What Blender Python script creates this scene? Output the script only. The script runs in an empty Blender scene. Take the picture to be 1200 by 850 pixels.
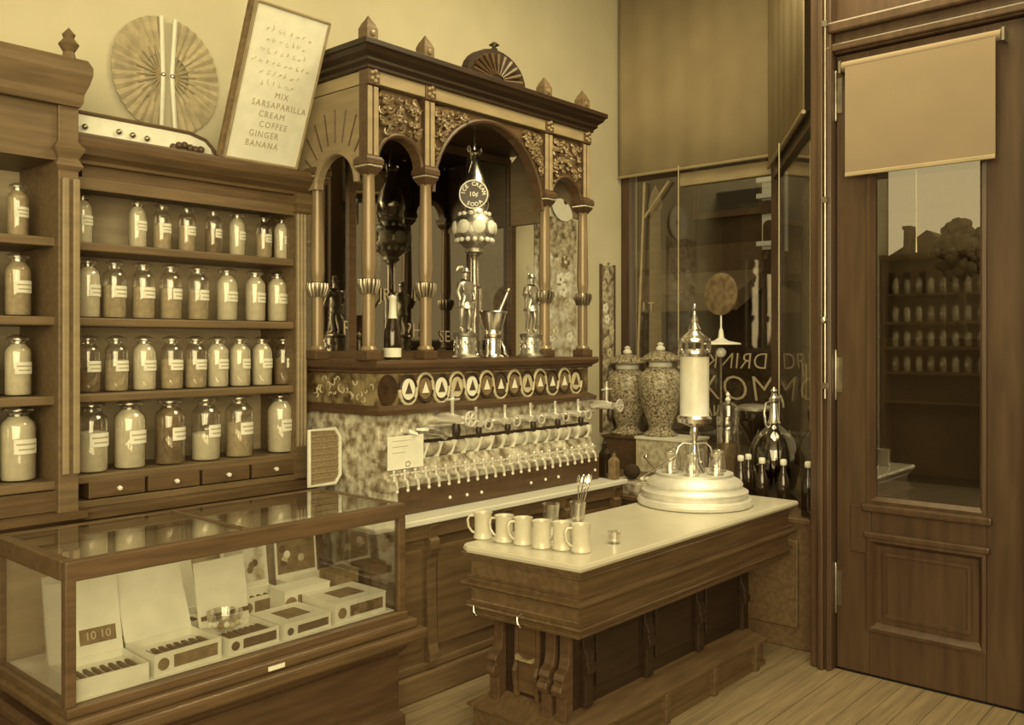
import bpy, math, random
from mathutils import Vector, Matrix
random.seed(7)
SC = bpy.context.scene
COL = SC.collection
PI = math.pi

# ------------------------------------------------------------------ camera
F_PX, HOR, EYE = 1055.0, 403.0, 1.68
YAW = math.atan2(936, F_PX)
SN, CS = math.sin(YAW), math.cos(YAW)
cam_d = bpy.data.cameras.new('camera'); cam = bpy.data.objects.new('camera', cam_d); COL.objects.link(cam)
cam.location = (0, 0, EYE); cam.rotation_euler = (PI/2, 0, YAW - PI/2)
cam_d.sensor_width = 36; cam_d.lens = F_PX/1200*36; cam_d.shift_y = -(425-HOR)/1200
cam_d.clip_start = .05; cam_d.clip_end = 300
SC.camera = cam
# ------------------------------------------------------------------ world, lights, exposure
w = bpy.data.worlds.new('world'); SC.world = w; w.use_nodes = True
w.node_tree.nodes['Background'].inputs[0].default_value = (1.0, .80, .40, 1)
w.node_tree.nodes['Background'].inputs[1].default_value = 0.52
def area(name, loc, to, sx, sy, power, color=(1, .83, .44)):
    d = bpy.data.lights.new(name, 'AREA'); d.shape = 'RECTANGLE'; d.size = sx; d.size_y = sy; d.energy = power; d.color = color
    o = bpy.data.objects.new(name, d); COL.objects.link(o); o.location = loc
    o.rotation_euler = (Vector(to)-Vector(loc)).to_track_quat('-Z', 'Y').to_euler()
    return o
area('rear_window_daylight', (-2.7, .05, 2.6), (3.2, 1.8, 1.8), 4.9, 3.2, 280)
area('side_window_daylight', (.1, -2.35, 2.6), (2.0, 3.4, 1.9), 5.4, 3.0, 340)
area('added_top_fill', (3.85, 1.75, 4.42), (3.95, 2.0, 0), 1.4, 1.8, 112)  # added overhead fill to brighten the marble tops and even the walls
VS = SC.view_settings
VS.view_transform = 'Standard'; VS.look = 'None'; VS.gamma = 1; VS.use_curve_mapping = False; VS.exposure = 0.0

# ------------------------------------------------------------------ placing: where a sight line meets a real plane
def ray(px, py):
    a = (px-600)/F_PX
    return (CS+a*SN, SN-a*CS, (HOR-py)/F_PX)
def onY(px, py, Y):
    r = ray(px, py); t = Y/r[1]; return Vector((r[0]*t, Y, EYE+r[2]*t))
def onX(px, py, X):
    r = ray(px, py); t = X/r[0]; return Vector((X, r[1]*t, EYE+r[2]*t))
def onZ(px, py, Z):
    r = ray(px, py); t = (Z-EYE)/r[2]; return Vector((r[0]*t, r[1]*t, Z))

# ------------------------------------------------------------------ materials
def S(r, g, b):
    f = lambda c: (c/255/12.92 if c/255 <= .04045 else ((c/255+.055)/1.055)**2.4)
    return (min(.86, f(r)), min(.86, f(g)/.83), min(.86, f(b)/.44), 1)     # colours as printed, under the sepia daylight
M = {}
def mat(name, col, rough=.5, metal=0., var=.0, scale=8., stretch=(1, 1, 1), bump=0., spec=.5, col2=None, detail=4, coat=0.):
    m = bpy.data.materials.new(name); m.use_nodes = True; nt = m.node_tree; b = nt.nodes['Principled BSDF']
    b.inputs['Base Color'].default_value = col; b.inputs['Roughness'].default_value = rough; b.inputs['Metallic'].default_value = metal
    b.inputs['Specular IOR Level'].default_value = spec; b.inputs['Coat Weight'].default_value = coat
    if var or col2 or bump:
        tc = nt.nodes.new('ShaderNodeTexCoord'); mp = nt.nodes.new('ShaderNodeMapping'); nz = nt.nodes.new('ShaderNodeTexNoise')
        mp.inputs['Scale'].default_value = stretch; nz.inputs['Scale'].default_value = scale; nz.inputs['Detail'].default_value = detail
        nt.links.new(tc.outputs['Object'], mp.inputs['Vector']); nt.links.new(mp.outputs[0], nz.inputs['Vector'])
        rp = nt.nodes.new('ShaderNodeValToRGB'); e = rp.color_ramp.elements
        if col2: e[0].color = col2; e[1].color = col
        else:
            e[0].color = tuple(c*(1-var) for c in col[:3])+(1,); e[1].color = tuple(min(1, c*(1+var)) for c in col[:3])+(1,)
        e[0].position = .35; e[1].position = .65
        nt.links.new(nz.outputs['Fac'], rp.inputs['Fac']); nt.links.new(rp.outputs[0], b.inputs['Base Color'])
        if bump:
            bp = nt.nodes.new('ShaderNodeBump'); bp.inputs['Strength'].default_value = bump; bp.inputs['Distance'].default_value = .01
            nt.links.new(nz.outputs['Fac'], bp.inputs['Height']); nt.links.new(bp.outputs[0], b.inputs['Normal'])
    M[name] = m; return m
def glass(name, tint, refl=.06, rough=.02, edge=.5):
    m = bpy.data.materials.new(name); m.use_nodes = True; nt = m.node_tree; nt.nodes.clear()
    out = nt.nodes.new('ShaderNodeOutputMaterial'); mx = nt.nodes.new('ShaderNodeMixShader')
    tr = nt.nodes.new('ShaderNodeBsdfTransparent'); tr.inputs[0].default_value = tint
    gl = nt.nodes.new('ShaderNodeBsdfGlossy'); gl.inputs['Roughness'].default_value = rough; gl.inputs[0].default_value = (.95, .94, .92, 1)
    fr = nt.nodes.new('ShaderNodeLayerWeight'); fr.inputs['Blend'].default_value = .25
    mr = nt.nodes.new('ShaderNodeMapRange'); mr.inputs['To Min'].default_value = refl; mr.inputs['To Max'].default_value = edge
    nt.links.new(fr.outputs['Facing'], mr.inputs['Value']); nt.links.new(mr.outputs[0], mx.inputs[0])
    nt.links.new(tr.outputs[0], mx.inputs[1]); nt.links.new(gl.outputs[0], mx.inputs[2]); nt.links.new(mx.outputs[0], out.inputs[0])
    M[name] = m; return m
mat('plaster', S(202, 180, 118), .9, var=.05, scale=2.5)
mat('ceiling_paint', S(226, 206, 150), .9)
mat('far_wall', S(170, 145, 92), .9, var=.1)
mat('wood', S(88, 62, 30), .42, var=.22, scale=3, stretch=(1.2, 1.2, 14), spec=.5)
mat('wood_x', S(94, 68, 34), .42, var=.22, scale=3, stretch=(1.2, 14, 14), spec=.5)
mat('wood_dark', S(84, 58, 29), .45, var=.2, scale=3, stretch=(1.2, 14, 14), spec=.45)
mat('wood_cornice_base_shade', S(48, 31, 14), .45, var=.2, scale=3, stretch=(1.2, 14, 14), spec=.4)  # fountain cornice wood; on the island base it stands in for shade
mat('wood_counter', S(108, 80, 42), .45, var=.2, scale=3, stretch=(1.2, 14, 14))
mat('wood_shelf', S(108, 82, 43), .5, var=.18, scale=3, stretch=(1.2, 14, 14))
mat('wood_back', S(178, 150, 94), .7, var=.12, scale=4, stretch=(1, 1, 6))
mat('wood_side', S(142, 116, 68), .5, var=.1, scale=4, stretch=(1, 1, 8))
mat('wood_tan', S(152, 126, 74), .5, var=.12, scale=5, stretch=(1, 1, 4))
mat('door_wood', S(76, 53, 27), .34, var=.2, scale=3, stretch=(8, 8, .8), spec=.5)
mat('floor_wood', S(132, 106, 60), .6, var=.2, scale=3, stretch=(.8, 12, 1), bump=.1)
mat('floor_base', S(40, 28, 14), .9)
mat('marble_white', S(196, 176, 121), .25, var=.03, scale=6)
mat('marble_vein', S(216, 196, 136), .3, col2=S(120, 94, 52), scale=22, detail=10, stretch=(1, 1, 1))
mat('marble_counter', S(226, 208, 150), .25, var=.03, scale=6)
mat('marble_roll', S(212, 192, 134), .25, col2=S(112, 86, 44), scale=14, detail=8, stretch=(1, .6, .6))
mat('marble_dark', S(150, 124, 70), .25, col2=S(78, 55, 25), scale=16, detail=9, stretch=(1, 1, 1))
mat('marble_black', S(62, 42, 18), .2, var=.3, scale=20)
mat('silver', (.88,.87,.84,1), .22, metal=1., var=.08, scale=30)
mat('silver_dull', (.62,.60,.55,1), .42, metal=1., var=.2, scale=40, bump=.3)
mat('silver_bright', (.92,.90,.85,1), .34, metal=.7)
mat('statue_silver', (.52,.50,.45,1), .34, metal=.9, var=.15, scale=40)
mat('brass', (.62,.58,.50,1), .3, metal=1., var=.12, scale=20)
mat('bronze', (.36,.32,.26,1), .35, metal=1., var=.15, scale=20)
mat('column_wood', S(132, 105, 60), .25, metal=.1, var=.12, scale=4, stretch=(6, 6, 1))
mat('mirror', (.34,.31,.27,1), .03, metal=1.)
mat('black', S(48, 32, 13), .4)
mat('cream', S(228, 210, 150), .6, var=.04, scale=20)
mat('paper', S(226, 208, 148), .8, var=.05, scale=14)
mat('paper_mid', S(190, 166, 106), .8, var=.12, scale=25)
mat('print_brown', S(120, 92, 48), .8, var=.25, scale=30)
mat('print_dark', S(82, 58, 27), .8, var=.3, scale=30)
mat('ink', S(112, 88, 48), .8)
mat('ink_pale', S(172, 148, 93), .8)
mat('powder', S(204, 182, 122), .9, var=.06, scale=30)
mat('powder_mid', S(172, 146, 91), .9, var=.12, scale=40)
mat('powder_dark', S(122, 96, 54), .9, var=.2, scale=40)
mat('fan_paper', S(172, 148, 92), .8, var=.18, scale=16)
mat('canvas', S(152, 126, 74), .9, var=.08, scale=3)
mat('door_shade', S(128, 104, 62), .9, var=.05, scale=3)
mat('china', S(230, 212, 156), .25)
mat('reflector_tin', S(128, 102, 58), .5, col2=S(92, 68, 34), scale=22)
mat('floral_dark', S(196, 172, 112), .6, col2=S(84, 60, 28), scale=22, detail=5)
mat('floral_light', S(222, 204, 148), .6, col2=S(150, 122, 70), scale=16, detail=5)
mat('floral_vase', S(196, 172, 112), .3, col2=S(74, 52, 25), scale=60, detail=5)
mat('box_pattern', S(206, 186, 126), .6, col2=S(166, 140, 84), scale=26)
mat('bottle_glass', S(44, 29, 12), .08, spec=.8)
mat('wicker', S(140, 112, 64), .7, var=.3, scale=60, stretch=(1, 1, 4))
mat('cigar', S(96, 68, 32), .8, var=.2, scale=30)
mat('gilt', S(172, 146, 92), .5, metal=0.)
mat('lamp_glass', S(200, 178, 118), .3, col2=S(236, 220, 166), scale=5, stretch=(1, 1, .6))
mat('street', S(110, 88, 50), .9, var=.1)
mat('facade', S(74, 52, 25), .9, var=.15, scale=1.5)
mat('facade_trim', S(98, 74, 40), .9, var=.1)
mat('facade_white', S(235, 220, 165), .8)
mat('silhouette', S(120, 96, 55), .9, var=.12, scale=1)
mat('leafy', S(105, 84, 48), .9, var=.3, scale=3)
mat('cord', S(190, 166, 106), .6)
mat('straw_dark', S(58, 40, 18), .95, var=.3, scale=60, bump=.6)
glass('door_pane', (.95, .94, .92, 1), .11, edge=.6)
glass('pane', (.95, .94, .92, 1), .045, edge=.6)
glass('case_glass', (.97, .97, .96, 1), .05, edge=.75)
glass('jar_glass', (.96, .95, .93, 1), .10, .05, edge=.7)
glass('tumbler_glass', (.93, .92, .90, 1), .16, .06, edge=.8)
glass('dark_glass', (.42, .33, .18, 1), .12, .05, edge=.6)

# ------------------------------------------------------------------ mesh building
ORG = {}
class MB:
    def __init__(s): s.v = []; s.f = []
    def add(s, vs, fs, mtx=None):
        n = len(s.v)
        s.v += [tuple(mtx @ Vector(p)) if mtx else tuple(p) for p in vs]; s.f += [tuple(i+n for i in f) for f in fs]; return s
    def box(s, x0, x1, y0, y1, z0, z1, mtx=None):
        vs = [(x, y, z) for z in (z0, z1) for y in (y0, y1) for x in (x0, x1)]
        return s.add(vs, [(0, 2, 3, 1), (4, 5, 7, 6), (0, 1, 5, 4), (2, 6, 7, 3), (0, 4, 6, 2), (1, 3, 7, 5)], mtx)
    def lathe(s, prof, c=(0, 0, 0), n=20, mtx=None, a0=0, a1=2*PI):
        full = abs(a1-a0-2*PI) < 1e-6; m = n if full else n+1
        vs = []; fs = []
        for r, z in prof:
            for k in range(m):
                a = a0+(a1-a0)*k/n; vs.append((c[0]+max(r, 1e-5)*math.cos(a), c[1]+max(r, 1e-5)*math.sin(a), c[2]+z))
        for i in range(len(prof)-1):
            for k in range(n):
                k2 = (k+1) % m; fs.append((i*m+k, i*m+k2, (i+1)*m+k2, (i+1)*m+k))
        if full:
            if prof[0][0] > 1e-4: fs.append(tuple(range(m-1, -1, -1)))
            if prof[-1][0] > 1e-4: fs.append(tuple(range((len(prof)-1)*m, len(prof)*m)))
        return s.add(vs, fs, mtx)
    def ball(s, c, r, n=12, sq=(1, 1, 1)):
        prof = [(r*math.sin(PI*i/8), -r*math.cos(PI*i/8)) for i in range(9)]
        m = Matrix.Translation(c) @ Matrix.Diagonal((*sq, 1)); return s.lathe(prof, n=n, mtx=m)
    def tube(s, pts, r, n=8, closed=False):
        pts = [Vector(p) for p in pts]; rs = r if isinstance(r, (list, tuple)) else [r]*len(pts)
        vs = []; fs = []; N = len(pts); up = None
        for i, p in enumerate(pts):
            if closed: d = pts[(i+1) % N]-pts[i-1]
            else: d = pts[min(i+1, N-1)]-pts[max(i-1, 0)]
            d.normalize()
            if up is None: up = Vector((0, 0, 1)) if abs(d.z) < .9 else Vector((1, 0, 0))
            a = d.cross(up); a.normalize(); b = a.cross(d); b.normalize(); up = b
            for k in range(n):
                t = 2*PI*k/n; vs.append(p+rs[i]*(a*math.cos(t)+b*math.sin(t)))
        for i in range(N if closed else N-1):
            j = (i+1) % N
            for k in range(n):
                k2 = (k+1) % n; fs.append((i*n+k, j*n+k, j*n+k2, i*n+k2))
        if not closed: fs.append(tuple(range(n-1, -1, -1))); fs.append(tuple(range((N-1)*n, N*n)))
        return s.add(vs, fs)
    def prism(s, poly, o, ax, ay, h):
        """closed polygon (2D) at origin o spanned by ax, ay, pushed out along vector h"""
        o, ax, ay, h = Vector(o), Vector(ax), Vector(ay), Vector(h); n = len(poly)
        lo = [o+ax*p[0]+ay*p[1] for p in poly]; hi = [p+h for p in lo]
        fs = [tuple(range(n)), tuple(range(2*n-1, n-1, -1))]+[(i, n+i, n+(i+1) % n, (i+1) % n) for i in range(n)]
        return s.add(lo+hi, fs)
    def tiers(s, poly, prof):
        """poly: footprint (counter-clockwise), prof: [(outward offset, z)] mitred rings: mouldings and carcases"""
        n = len(poly); vs = []; fs = []
        for d, z in prof:
            for i in range(n):
                p0, p1, p2 = Vector(poly[i-1]), Vector(poly[i]), Vector(poly[(i+1) % n])
                e1 = (p1-p0).normalized(); e2 = (p2-p1).normalized(); n1 = Vector((e1.y, -e1.x)); n2 = Vector((e2.y, -e2.x))
                mt = (n1+n2)/(1+n1.dot(n2)); q = p1+mt*d; vs.append((q.x, q.y, z))
        for i in range(len(prof)-1):
            for k in range(n):
                k2 = (k+1) % n; fs.append((i*n+k, i*n+k2, (i+1)*n+k2, (i+1)*n+k))
        fs.append(tuple(range(n-1, -1, -1))); fs.append(tuple(range((len(prof)-1)*n, len(prof)*n)))
        return s.add(vs, fs)
    def frame(s, poly_out, poly_in, o, ax, ay, h):
        """flat ring between two polygons of equal count, with thickness h"""
        o, ax, ay, h = Vector(o), Vector(ax), Vector(ay), Vector(h); n = len(poly_out)
        A = [o+ax*p[0]+ay*p[1] for p in poly_out]; B = [o+ax*p[0]+ay*p[1] for p in poly_in]
        vs = A+B+[p+h for p in A]+[p+h for p in B]; fs = []
        for i in range(n):
            j = (i+1) % n
            fs += [(i, j, n+j, n+i), (2*n+i, 3*n+i, 3*n+j, 2*n+j), (i, 2*n+i, 2*n+j, j), (n+i, n+j, 3*n+j, 3*n+i)]
        return s.add(vs, fs)
    def mesh(s, name, off=(0, 0, 0)):
        me = bpy.data.meshes.new(name)
        me.from_pydata([(p[0]-off[0], p[1]-off[1], p[2]-off[2]) for p in s.v], [], s.f); me.validate(); me.update(); return me
    def build(s, name, m, parent=None, smooth=False, bevel=0., loc=None):
        """world-space vertices; the object's origin is its parent's, or loc for a thing of its own"""
        off = ORG.get(parent, (0, 0, 0)) if parent else (loc or (0, 0, 0))
        return link(name, s.mesh(name, off), m, parent, smooth, bevel, loc if not parent else None, off)
def link(name, me, m, parent=None, smooth=False, bevel=0., loc=None, off=(0, 0, 0)):
    o = bpy.data.objects.new(name, me); COL.objects.link(o)
    if not me.materials: me.materials.append(M[m])
    if smooth:
        me.polygons.foreach_set('use_smooth', [True]*len(me.polygons)); me.set_sharp_from_angle(angle=math.radians(40))
    if parent: o.parent = parent
    elif loc: o.location = loc
    ORG[o] = off
    if bevel:
        b = o.modifiers.new('bevel', 'BEVEL'); b.width = bevel; b.segments = 2; b.limit_method = 'ANGLE'; b.angle_limit = math.radians(50)
    return o
def tag(o, label, cat, group=None, kind=None):
    o['label'] = label; o['category'] = cat
    if group: o['group'] = group
    if kind: o['kind'] = kind
    return o
def thing(name, loc, label, cat, group=None, rotz=0., world=True):
    """Empty at the thing's base; world=True: parts are given in world coordinates, else in local ones"""
    o = bpy.data.objects.new(name, None); COL.objects.link(o); o.location = loc; o.rotation_euler = (0, 0, rotz); o.empty_display_size = .1
    ORG[o] = tuple(loc) if world else (0, 0, 0)
    return tag(o, label, cat, group)
def struct(name, mb, m, **k):
    o = mb.build(name, m, **k); o['kind'] = 'structure'; return o
def shell(name, loc=(0, 0, 0)):
    o = bpy.data.objects.new(name, None); COL.objects.link(o); o.location = loc; ORG[o] = tuple(loc); o['kind'] = 'structure'; return o
def copy_tree(o, parent=None):
    c = o.copy(); COL.objects.link(c); c.parent = parent; ORG[c] = ORG[o]
    for ch in [x for x in KIDS(o)]: copy_tree(ch, c)
    return c
def KIDS(o): return [x for x in bpy.data.objects if x.parent == o]
def text(name, body, size, m, parent, o, ax, ay, extrude=.001, align='CENTER', sx=1., space=1., shear=0., bold=0.):
    cu = bpy.data.curves.new(name, 'FONT'); cu.body = body; cu.size = size; cu.extrude = extrude; cu.align_x = align; cu.align_y = 'CENTER'
    cu.space_character = space; cu.shear = shear; cu.resolution_u = 3; cu.offset = bold
    t = bpy.data.objects.new(name, cu); COL.objects.link(t)
    dg = bpy.context.evaluated_depsgraph_get(); me = bpy.data.meshes.new_from_object(t.evaluated_get(dg)); bpy.data.objects.remove(t); bpy.data.curves.remove(cu)
    me.name = name; me.materials.clear()
    o, ax, ay = Vector(o), Vector(ax).normalized(), Vector(ay).normalized(); az = ax.cross(ay); off = Vector(ORG.get(parent, (0, 0, 0)))
    for v in me.vertices: v.co = o+ax*v.co.x*sx+ay*v.co.y+az*v.co.z-off
    return link(name, me, m, parent, off=tuple(off))
NTH = ['first', 'second', 'third', 'fourth', 'fifth', 'sixth', 'seventh', 'eighth', 'ninth', 'tenth', 'eleventh', 'twelfth']

# ================================================================== THE ROOM
WY, WX = 4.2, 6.1            # back wall plane, window wall plane
DX = 4.60                    # door wall plane
fl = struct('floor', MB().box(-3, WX, -2.6, WY, -.12, -.022), 'floor_base')
plank_me = None
for k in range(42):
    y = -.9+k*.1; cut = [1.0, 1.0+random.uniform(1, 2.4), 4.74 if y > 1.9 else DX]
    for a, b in zip(cut[:-1], cut[1:]):
        MB().box(a+.001, b-.001, y+.0012, y+.0985, -.022, random.uniform(-.0008, .0006)).build('plank', 'floor_wood', fl)
struct('wall_back', MB().box(-3, WX+.2, WY, WY+.15, -.1, 4.5), 'plaster')
struct('wall_rear', MB().box(-3.15, -3, -2.6, WY, -.1, 4.5), 'far_wall')
struct('wall_side', MB().box(-3, WX, -2.75, -2.6, -.1, 4.5), 'far_wall')
struct('ceiling', MB().box(-3.1, WX+.2, -2.7, WY+.1, 4.5, 4.6), 'ceiling_paint')
struct('wall_front', MB().box(DX, DX+.15, -2.6, .86, 0, 4.5), 'door_wood')
# the windows the daylight comes from, behind the camera, then an added ceiling frame
r = shell('window_3')
for y in (-2.4, .05, 2.55): MB().box(-2.98, -2.9, y-.05, y+.05, .95, 4.25).build('mullion', 'wood', r)
for z in (.95, 4.25): MB().box(-2.98, -2.9, -2.4, 2.55, z-.05, z+.05).build('rail', 'wood', r)
r = shell('window_4')
for x in (-2.65, .1, 2.85): MB().box(x-.05, x+.05, -2.58, -2.5, 1.05, 4.15).build('mullion', 'wood', r)
for z in (1.05, 4.15): MB().box(-2.65, 2.85, -2.58, -2.5, z-.05, z+.05).build('rail', 'wood', r)
r = shell('added_ceiling_frame')  # unseen frame added around the overhead fill light
for x in (3.1, 4.57): MB().box(x-.03, x+.03, .8, 2.7, 4.44, 4.5).build('curb', 'wood', r)
for y in (.8, 2.7): MB().box(3.1, 4.57, y-.05, y+.05, 4.44, 4.5).build('curb', 'wood', r)

# ---- shop window: flat pane along X = WX, then a splayed pane towards the door
SP0, SP1 = Vector((WX, 2.87)), Vector((DX+.06, 1.955))
w1 = shell('window_1', (WX, 3.5, .72))
g = MB(); g.box(WX-.03, WX+.07, 4.12, WY, .72, 4.5); g.build('jamb', 'door_wood', w1, bevel=.004)
MB().box(WX-.03, WX+.07, SP0.y-.03, SP0.y+.03, .72, 4.5).build('corner_post', 'door_wood', w1, bevel=.004)
MB().box(WX-.02, WX+.05, SP0.y, 4.12, .70, .76).build('sill', 'door_wood', w1, bevel=.004)
MB().box(WX-.02, WX+.05, SP0.y+.03, 3.66, 2.9, 3.0).build('sash_rail', 'wood_tan', w1, bevel=.004)
MB().box(WX+.01, WX+.02, SP0.y, 4.12, .74, 4.48).build('pane', 'pane', w1)
gold = 'gilt'
def gtext(nm, body, px, py, size, **k):
    p = onX(px, py, WX+.004); return text(nm, body, size, gold, w1, p, (0, 1, 0), (0, 0, 1), extrude=.002, **k)
L1 = gtext('lettering', 'DRINK', 862, 424, .17, space=1.05, sx=.95, bold=-.002, shear=-.1); L1['label'] = 'painted lettering read from the street'
L2 = gtext('lettering', 'MOXIE', 848, 456, .27, space=1.12, sx=1.0, shear=.15, bold=-.004)
gtext('lettering', 'NA', 836, 482, .12)
gtext('lettering', 'T I', 760, 360, .10)
w2 = shell('window_2', (SP0.x, SP0.y, .72))
d = (SP1-SP0).normalized(); nrm = Vector((-d.y, d.x)); L = (SP1-SP0).length
A = Matrix(((d.x, nrm.x, 0, SP0.x), (d.y, nrm.y, 0, SP0.y), (0, 0, 1, 0), (0, 0, 0, 1)))
MB().box(.04, L, -.005, .005, .74, 4.48, A).build('pane', 'pane', w2)
MB().box(.03, L, -.03, .03, .70, .76, A).build('sill', 'door_wood', w2, bevel=.004)
MB().box(.03, L, -.03, .03, 2.86, 2.96, A).build('sash_rail', 'door_wood', w2, bevel=.004)
t = SP0+d*(L*.72)
text('lettering', 'M', .30, gold, w2, (t.x, t.y, 1.45), (-d.x, -d.y, 0), (0, 0, 1), extrude=.002, sx=.9)
# platform the window display stands on
PZ = .72
pl = thing('window_platform', (5.2, 3, 0), 'dark wooden window display platform behind the marble island counter', 'platform')
poly = [(4.745, 1.985), (WX, 2.86), (WX, 4.19), (4.74, 4.19)]
MB().tiers(poly, [(0, 0), (0, PZ-.03)]).build('carcase', 'wood_counter', pl)
MB().tiers(poly, [(.0, PZ-.03), (.015, PZ-.025), (.015, PZ-.004), (.01, PZ)]).build('top_board', 'wood_counter', pl)
for k in range(4):
    y = 2.1+k*.5; MB().box(4.72, 4.74, y, y+.42, .12, .6).build('panel', 'wood_counter', pl, bevel=.006)

# ---- door, jamb and transom
jb = shell('trim_1', (DX, 1.9, 0))
MB().box(DX-.06, DX+.14, 1.84, 1.952, 0, 4.5).build('jamb', 'door_wood', jb, bevel=.008)
MB().box(DX-.085, DX-.06, 1.875, 1.905, 0, 4.5).build('moulding', 'door_wood', jb, bevel=.008)
MB().box(DX-.075, DX-.06, 1.845, 1.862, 0, 3.2).build('moulding', 'door_wood', jb, bevel=.005)
MB().box(DX-.03, DX+.12, .80, 1.84, 3.17, 3.33).build('transom_rail', 'door_wood', jb, bevel=.01)
MB().box(DX-.07, DX-.03, .80, 1.86, 3.27, 3.33).build('transom_moulding', 'door_wood', jb, bevel=.012)
MB().box(DX-.05, DX-.03, .80, 1.86, 3.18, 3.22).build('transom_moulding', 'door_wood', jb, bevel=.008)
MB().box(DX+.02, DX+.06, .80, 1.84, 3.33, 4.5).build('transom_panel', 'door_wood', jb)
MB().box(DX-.06, DX+.14, .80, .96, 0, 4.5).build('jamb', 'door_wood', jb, bevel=.008)
dr = shell('door_1', (DX, 1.83, 0))
Y0, Y1 = .965, 1.835        # leaf
ST = .165
PB, PT = .88, 3.02          # pane opening
MB().box(DX, DX+.05, Y1-ST, Y1, .01, 3.165).build('stile', 'door_wood', dr, bevel=.004)
MB().box(DX, DX+.05, Y0, Y0+ST, .01, 3.165).build('stile', 'door_wood', dr, bevel=.004)
for z0, z1 in ((.01, .24), (.70, PB), (PT, 3.165)):
    MB().box(DX, DX+.05, Y0+ST, Y1-ST, z0, z1).build('rail', 'door_wood', dr, bevel=.004)
MB().box(DX+.018, DX+.032, Y0+ST, Y1-ST, .24, .70).build('lower_panel', 'door_wood', dr)
pn = [(Y0+ST, .24), (Y1-ST, .24), (Y1-ST, .70), (Y0+ST, .70)]
def inset(p, d): return [(p[0][0]+d, p[0][1]+d), (p[1][0]-d, p[1][1]+d), (p[2][0]-d, p[2][1]-d), (p[3][0]+d, p[3][1]-d)]
def bolection(p, x, parent, depth=.022, wd=.035, name='panel_moulding', m='door_wood'):
    g = MB(); o = (0, 0, 0); ax, ay = (0, 1, 0), (0, 0, 1)
    rings = [(0, x), (-.005, x-depth), (.012, x-depth*1.1), (wd, x+.015)]
    vs = []
    for dd, xx in rings: vs += [(xx, q[0], q[1]) for q in inset(p, dd)]
    fs = []
    for r in range(3):
        for k in range(4): fs.append((r*4+k, r*4+(k+1) % 4, r*4+4+(k+1) % 4, r*4+4+k))
    g.add(vs, fs); return g.build(name, m, parent)
bolection(pn, DX, dr)
bolection(inset(pn, .07), DX+.018, dr, .012, .02, 'raised_field')
pp = [(Y0+ST, PB), (Y1-ST, PB), (Y1-ST, PT), (Y0+ST, PT)]
bolection(pp, DX, dr, .018, .03, 'glazing_bead')
MB().box(DX-.035, DX, Y0+ST-.03, Y1-ST+.03, PB-.045, PB-.005).build('sill_moulding', 'door_wood', dr, bevel=.01)
MB().box(DX-.03, DX, Y0+ST-.02, Y1-ST+.02, .70, .735).build('sill_moulding', 'door_wood', dr, bevel=.01)
MB().box(DX-.012, DX, Y1-ST-.01, Y1-ST+.09, .62, .86).build('stile_block', 'door_wood', dr, bevel=.004)
MB().box(DX+.022, DX+.028, Y0+ST, Y1-ST, PB, PT).build('pane', 'door_pane', dr)
for z in (2.96, 1.52, .42):
    h = MB().box(DX-.006, DX, Y1-.03, Y1-.002, z-.09, z+.09).build('hinge', 'bronze', dr)
    MB().lathe([(.006, -.13), (.009, -.11), (.009, .11), (.004, .13)], (DX-.012, Y1, z), 10).build('hinge_pin', 'bronze', h, smooth=True)

# ---- outside: street and the houses across it
st = struct('ground', MB().box(4.7, 40, -30, 30, -.3, -.16), 'street')
def house(name, x, y0, y1, z1, m, label, gable=False, cols=0, rows=0):
    r = thing(name, (x, (y0+y1)/2, -.16), label, 'building')
    if gable:
        mid = (y0+y1)/2; MB().prism([(y0, -.16), (y1, -.16), (y1, z1*.72), (mid, z1), (y0, z1*.72)], (x, 0, 0), (0, 1, 0), (0, 0, 1), (4, 0, 0)).build('wall', m, r)
    else: MB().box(x, x+4, y0, y1, -.16, z1).build('wall', m, r)
    for i in range(cols):
        for j in range(rows):
            cy = y0+(y1-y0)*(i+.5)/cols; cz = 4.0+j*3.0; hw = (y1-y0)/cols*.25
            f = MB().box(x-.12, x, cy-hw, cy+hw, cz, cz+1.7).build('window_surround', 'facade_trim', r)
            MB().box(x-.125, x-.12, cy-hw+.12, cy+hw-.12, cz+.12, cz+1.58).build('pane', 'black', f)
    return r
hb = house('shop_building', 15, 6.5, 18, 13, 'facade', 'dark brick shop building seen across the street through the window', cols=4, rows=3)
MB().box(14.8, 15, 6.6, 18, 2.9, 3.5).build('fascia', 'facade_trim', hb)
MB().prism([(0, 0), (-1.0, -.45), (-1.0, -.75), (0, -.3)], (14.8, 7.2, 3.0), (1, 0, 0), (0, 0, 1), (0, 2.6, 0)).build('awning', 'silhouette', hb)
hw = thing('ornate_facade', (13.2, 6.2, -.16), 'white ornate house front glimpsed at the window corner post', 'building')
def of(px): return onX(px, 300, 13.2).y
fz = lambda py: onX(905, py, 13.2).z
ya_, yb_ = of(907), of(893)
MB().box(13.2, 13.7, ya_, yb_, fz(292), fz(196)).build('wall', 'facade_white', hw)
MB().box(13.2, 13.7, ya_, yb_, -.16, fz(292)).build('base', 'facade', hw)
for py in (205, 213, 232, 288): MB().box(13.1, 13.2, ya_, yb_+.05, fz(py), fz(py)+.07).build('cornice', 'facade_white', hw)
ym = (ya_+yb_)/2
MB().box(13.14, 13.2, ym-.06, ym+.10, fz(250), fz(235)).build('scroll_ornament', 'print_dark', hw)
MB().prism([(-.10, 0), (.10, 0), (.10, .25)]+[(.10*math.cos(a*PI/8), .25+.10*math.sin(a*PI/8)) for a in range(1, 8)]+[(-.10, .25)], (13.19, ym-.03, fz(284)), (0, 1, 0), (0, 0, 1), (-.02, 0, 0)).build('arched_window', 'facade', hw)
hh = thing('gabled_house', (20, 6.2, -.16), 'gabled house with chimney seen across the street through the door', 'building')
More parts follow.
